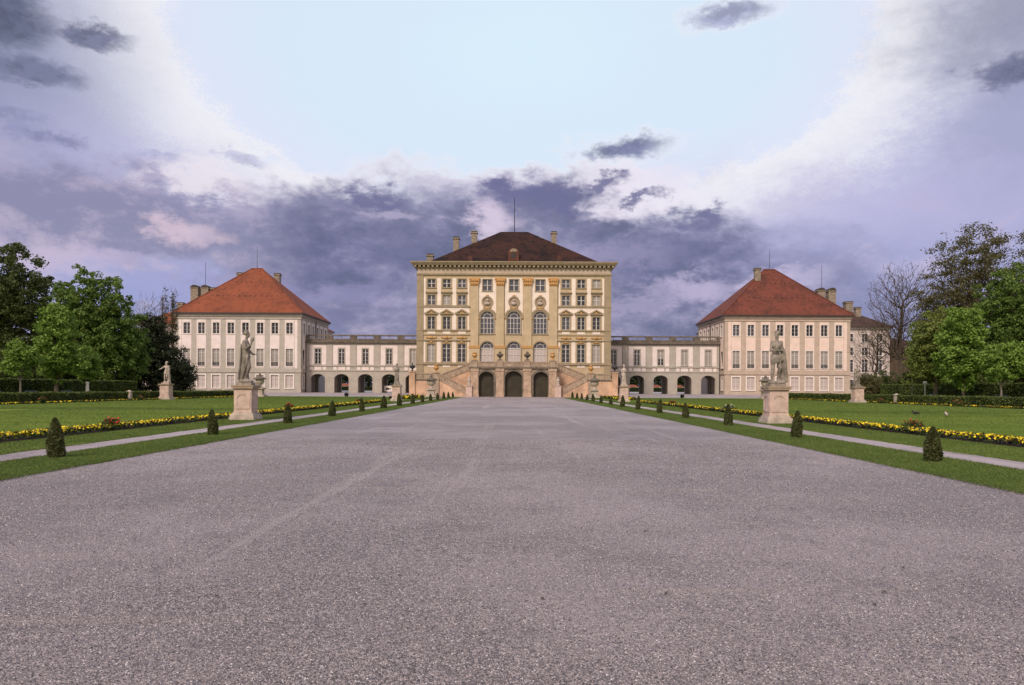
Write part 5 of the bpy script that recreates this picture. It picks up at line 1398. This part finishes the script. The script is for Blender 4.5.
# ------------------------------------------------------------------ sky
def dirpix(px, py):
    a = math.atan((px-515)/700); return a, math.atan((388-py)/700*math.cos(a))
def make_world():
    w = bpy.data.worlds.new('World'); scene.world = w; w.use_nodes = True
    t = NT(w.node_tree); bg = t.n['Background']; K = .12; bg.inputs[1].default_value = K
    d = t.node('ShaderNodeTexCoord').outputs['Generated']
    s = t.node('ShaderNodeSeparateXYZ'); t.l.new(d, s.inputs[0]); X, Y, Zc = s.outputs
    az = t.m('ARCTAN2', X, Y); el = t.m('ARCSINE', Zc)
    vz = t.mapping(d, (1, 1, 1.8))
    def cnoise(scale, detail, rough=.6, dist=0):
        x = t.node('ShaderNodeTexNoise'); t.set(x.inputs['Vector'], vz); x.inputs['Scale'].default_value = scale
        x.inputs['Detail'].default_value = detail; x.inputs['Roughness'].default_value = rough; x.inputs['Distortion'].default_value = dist
        q = t.node('ShaderNodeSeparateColor'); t.l.new(x.outputs['Color'], q.inputs[0])
        return x.outputs['Fac'], q.outputs[0], q.outputs[1]
    nA, a1, a2 = cnoise(3.0, 6); nB, b1, b2 = cnoise(8.5, 8, .62, .3); nC, c1, c2 = cnoise(24, 8, .66); nF, f1, f2 = cnoise(55, 5, .65)
    nG = t.noise(vz, 330, 2, .7)
    cen = lambda n, k: t.m('MULTIPLY', t.m('SUBTRACT', n, .5), k)
    add = lambda *a: a[0] if len(a) == 1 else t.m('ADD', a[0], add(*a[1:]))
    azL = add(az, cen(a1, .16), cen(b1, .14), cen(c1, .07), cen(f1, .03)); elL = add(el, cen(a2, .08), cen(b2, .08), cen(c2, .05), cen(f2, .02))
    azS = add(az, cen(b1, .08), cen(c1, .07), cen(f1, .02)); elS = add(el, cen(b2, .035), cen(c2, .035), cen(f2, .014))
    def ell(px, py, rx, ry, A=None, E=None):        # elliptical distance from a cloud's middle: 1 at its rim
        a, e = dirpix(px, py); A = A or azL; E = E or elL
        u = t.m('DIVIDE', t.m('SUBTRACT', A, a), rx/700); v = t.m('DIVIDE', t.m('SUBTRACT', E, e), ry/700)
        return t.m('SQRT', t.m('ADD', t.m('MULTIPLY', u, u), t.m('MULTIPLY', v, v)))
    C = srgb
    azD = add(az, cen(a1, .07), cen(b1, .06), cen(c1, .04), cen(f1, .03)); elD = add(el, cen(a2, .04), cen(b2, .05), cen(c2, .035), cen(f2, .03))
    # high thin layer: clear pale patch with a bright rim, lavender farther out
    dist = add(ell(522, 55, 326, 138, azD, elD), cen(nG, .14), cen(nF, .10))
    base = t.ramp(t.m('MULTIPLY', dist, 1/3), [(0, C(222, 243, 255)), (.24, C(220, 236, 253)), (.325, C(226, 233, 252)), (.345, C(244, 243, 249)), (.395, C(232, 231, 244)), (.46, C(204, 204, 229)), (.54, C(172, 173, 205)), (.66, C(148, 150, 184)), (.82, C(112, 115, 146)), (1, C(92, 94, 124))])
    base = t.mix(t.m('MULTIPLY', t.ss(el, .44, .24), t.m('MULTIPLY', t.ss(dist, 1.15, 1.5), .75)), base, C(190, 185, 223))
    hor = t.ss(el, .26, .04)
    base = t.mix(t.m('MULTIPLY', hor, t.m('ADD', .72, cen(nA, .8))), base, C(138, 150, 206))
    base = t.mix(t.m('MULTIPLY', t.ss(add(nB, cen(nC, .5)), .47, .66), t.m('MULTIPLY', t.ss(el, .36, .14), .6)), base, C(198, 186, 216))
    for (px, py, rx, ry, col, k_) in ((1030, 5, 130, 75, C(122, 124, 152), .65), (1020, 120, 110, 70, C(156, 160, 192), .6), (-10, 50, 150, 100, C(140, 146, 176), .75), (20, 170, 120, 40, C(158, 158, 192), .5)):
        base = t.mix(t.m('MULTIPLY', t.ss(add(t.m('SUBTRACT', 1, ell(px, py, rx, ry, azD, elD)), cen(nB, .5), cen(nC, .25)), -.05, .9), k_), base, col)
    # low dark cloud bank
    bank = None
    for (px, py, rx, ry) in ((312, 232, 115, 50), (430, 250, 160, 70), (545, 205, 85, 34), (585, 222, 60, 46), (660, 272, 110, 55), (560, 312, 330, 80), (320, 255, 130, 58), (110, 218, 200, 44)):
        k = t.m('SUBTRACT', 1, ell(px, py, rx, ry)); bank = k if bank is None else t.m('MAXIMUM', bank, k)
    bank = add(bank, cen(nC, .48), cen(nF, .28))
    sh = add(t.m('MULTIPLY', nB, .55), t.m('MULTIPLY', nC, .5), t.m('MULTIPLY', nF, .18), t.m('MULTIPLY', bank, -.16))
    bcol = t.ramp(sh, [(.32, C(82, 84, 112)), (.44, C(98, 99, 134)), (.53, C(116, 114, 150)), (.61, C(140, 135, 169)), (.71, C(176, 168, 196)), (.82, C(216, 204, 220))])
    bcol = t.mix(t.m('MULTIPLY', t.ss(az, -.26, -.42), .80), bcol, t.mix(t.ss(add(nB, cen(nC, .6)), .4, .62), C(150, 146, 178), C(192, 180, 204)))
    c = t.mix(t.m('MULTIPLY', t.ss(bank, -.34, -.02), t.m('MULTIPLY', t.m('MULTIPLY', t.ss(el, .2, .3), t.ss(az, -.46, -.26)), .75)), base, C(243, 238, 247))    # bright fringe above the bank
    c = t.mix(t.m('MULTIPLY', t.ss(bank, -.2, .42), .95), c, bcol)
    def puff(c, px, py, rx, ry, col, k, lo=-.1, hi=.75, n1=.7, n2=.5):
        q = add(t.m('SUBTRACT', 1, ell(px, py, rx, ry)), cen(nC, n1), cen(nF, n2))
        return t.mix(t.m('MULTIPLY', t.ss(q, lo, hi), k), c, col)
    for a in ((494, 222, 36, 26, C(226, 210, 230), .85), (640, 196, 64, 32, C(240, 232, 245), .9), (600, 178, 44, 14, C(242, 234, 246), .75), (180, 230, 46, 17, C(224, 200, 214), .75), (205, 180, 56, 13, C(246, 238, 245), .7), (75, 258, 80, 14, C(204, 188, 214), .6),
              (700, 290, 50, 17, C(198, 184, 216), .75), (785, 282, 46, 14, C(206, 194, 224), .7), (640, 300, 60, 16, C(168, 158, 190), .7), (620, 262, 50, 14, C(154, 146, 182), .6), (300, 292, 130, 14, C(150, 142, 186), .5), (400, 214, 30, 9, C(190, 180, 206), .6), (470, 182, 60, 8, C(214, 206, 226), .5)):
        c = puff(c, *a)
    for a in ((550, 198, 42, 22), (598, 184, 24, 9), (575, 214, 34, 9), (640, 200, 24, 8), (690, 224, 30, 13), (520, 190, 30, 12), (380, 196, 50, 14)):
        c = puff(c, *a, C(110, 108, 148), .9)
    # small dark clouds drifting in front
    def dark(c, px, py, rx, ry, k, col, halo=.5):
        q = add(t.m('SUBTRACT', 1, ell(px, py, rx, ry, azS, elS)), cen(nC, .8), cen(nF, .5))
        c = t.mix(t.m('MULTIPLY', t.ss(q, -.5, .05), halo*k), c, C(240, 238, 247))
        tone = t.mix(t.ss(add(nC, cen(nF, .8)), .38, .62), col, tuple(min(1, x*1.5) for x in col[:3])+(1,))
        return t.mix(t.m('MULTIPLY', t.ss(q, -.1, .65), k), c, tone)
    for a in ((622, 147, 54, 12, .95, C(106, 109, 140)), (722, 13, 44, 11, .85, C(140, 142, 172)), (86, 36, 36, 10, .9, C(96, 99, 124), 0), (34, 70, 44, 13, .9, C(98, 101, 126), 0), (4, 14, 36, 28, .9, C(80, 84, 106), 0), (1018, 64, 34, 15, .9, C(96, 98, 124), 0), (44, 141, 30, 7, .65, C(120, 122, 156), 0), (152, 158, 18, 6, .45, C(150, 150, 184), 0), (246, 156, 26, 8, .6, C(156, 156, 188), 0), (16, 122, 26, 8, .5, C(124, 128, 160), 0)):
        c = dark(c, *a)
    # bright overcast overhead, warm evening glow behind the viewer
    c = t.mix(t.m('MULTIPLY', t.ss(el, .62, 1.1), 1), c, (1.0, 1.0, 1.18, 1))
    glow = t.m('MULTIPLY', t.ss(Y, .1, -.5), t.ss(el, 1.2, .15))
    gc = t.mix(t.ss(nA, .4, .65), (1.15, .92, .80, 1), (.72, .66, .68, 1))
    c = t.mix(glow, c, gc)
    c = t.mix(t.ss(el, -.01, -.08), c, (.12, .12, .1, 1))
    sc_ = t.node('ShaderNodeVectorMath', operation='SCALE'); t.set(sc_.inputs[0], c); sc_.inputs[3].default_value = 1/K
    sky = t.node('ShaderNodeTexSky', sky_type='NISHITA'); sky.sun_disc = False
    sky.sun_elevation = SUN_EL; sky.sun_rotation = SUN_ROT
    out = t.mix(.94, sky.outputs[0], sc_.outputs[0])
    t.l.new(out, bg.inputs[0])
SUN_EL = R(41); SUN_AZ = R(205)                       # compass azimuth, from +y towards +x
SUN_ROT = SUN_AZ
make_world()
ld = bpy.data.lights.new('sun', 'SUN'); ld.energy = 2.9; ld.angle = R(13); ld.color = (1, .83, .68)
lo = bpy.data.objects.new('sun', ld); COL.objects.link(lo)
sd = Vector((math.sin(SUN_AZ)*math.cos(SUN_EL), math.cos(SUN_AZ)*math.cos(SUN_EL), math.sin(SUN_EL)))
lo.rotation_euler = sd.to_track_quat('Z', 'Y').to_euler(); lo.location = (0, 0, 60)

# ------------------------------------------------------------------ camera and view
cd = bpy.data.cameras.new('camera'); co = bpy.data.objects.new('camera', cd); COL.objects.link(co)
co.location = (0, 0, 1.5); co.rotation_euler = (R(90), R(-.26), 0)
cd.sensor_width = 36; cd.lens = 700/1024*36; cd.shift_y = 45.5/1024; cd.shift_x = -3/1024
cd.clip_start = .1; cd.clip_end = 6000
scene.camera = co
vs = scene.view_settings; vs.view_transform = 'Standard'; vs.look = 'None'; vs.exposure = 0; vs.gamma = 1; vs.use_curve_mapping = False
scene.cycles.max_bounces = 6
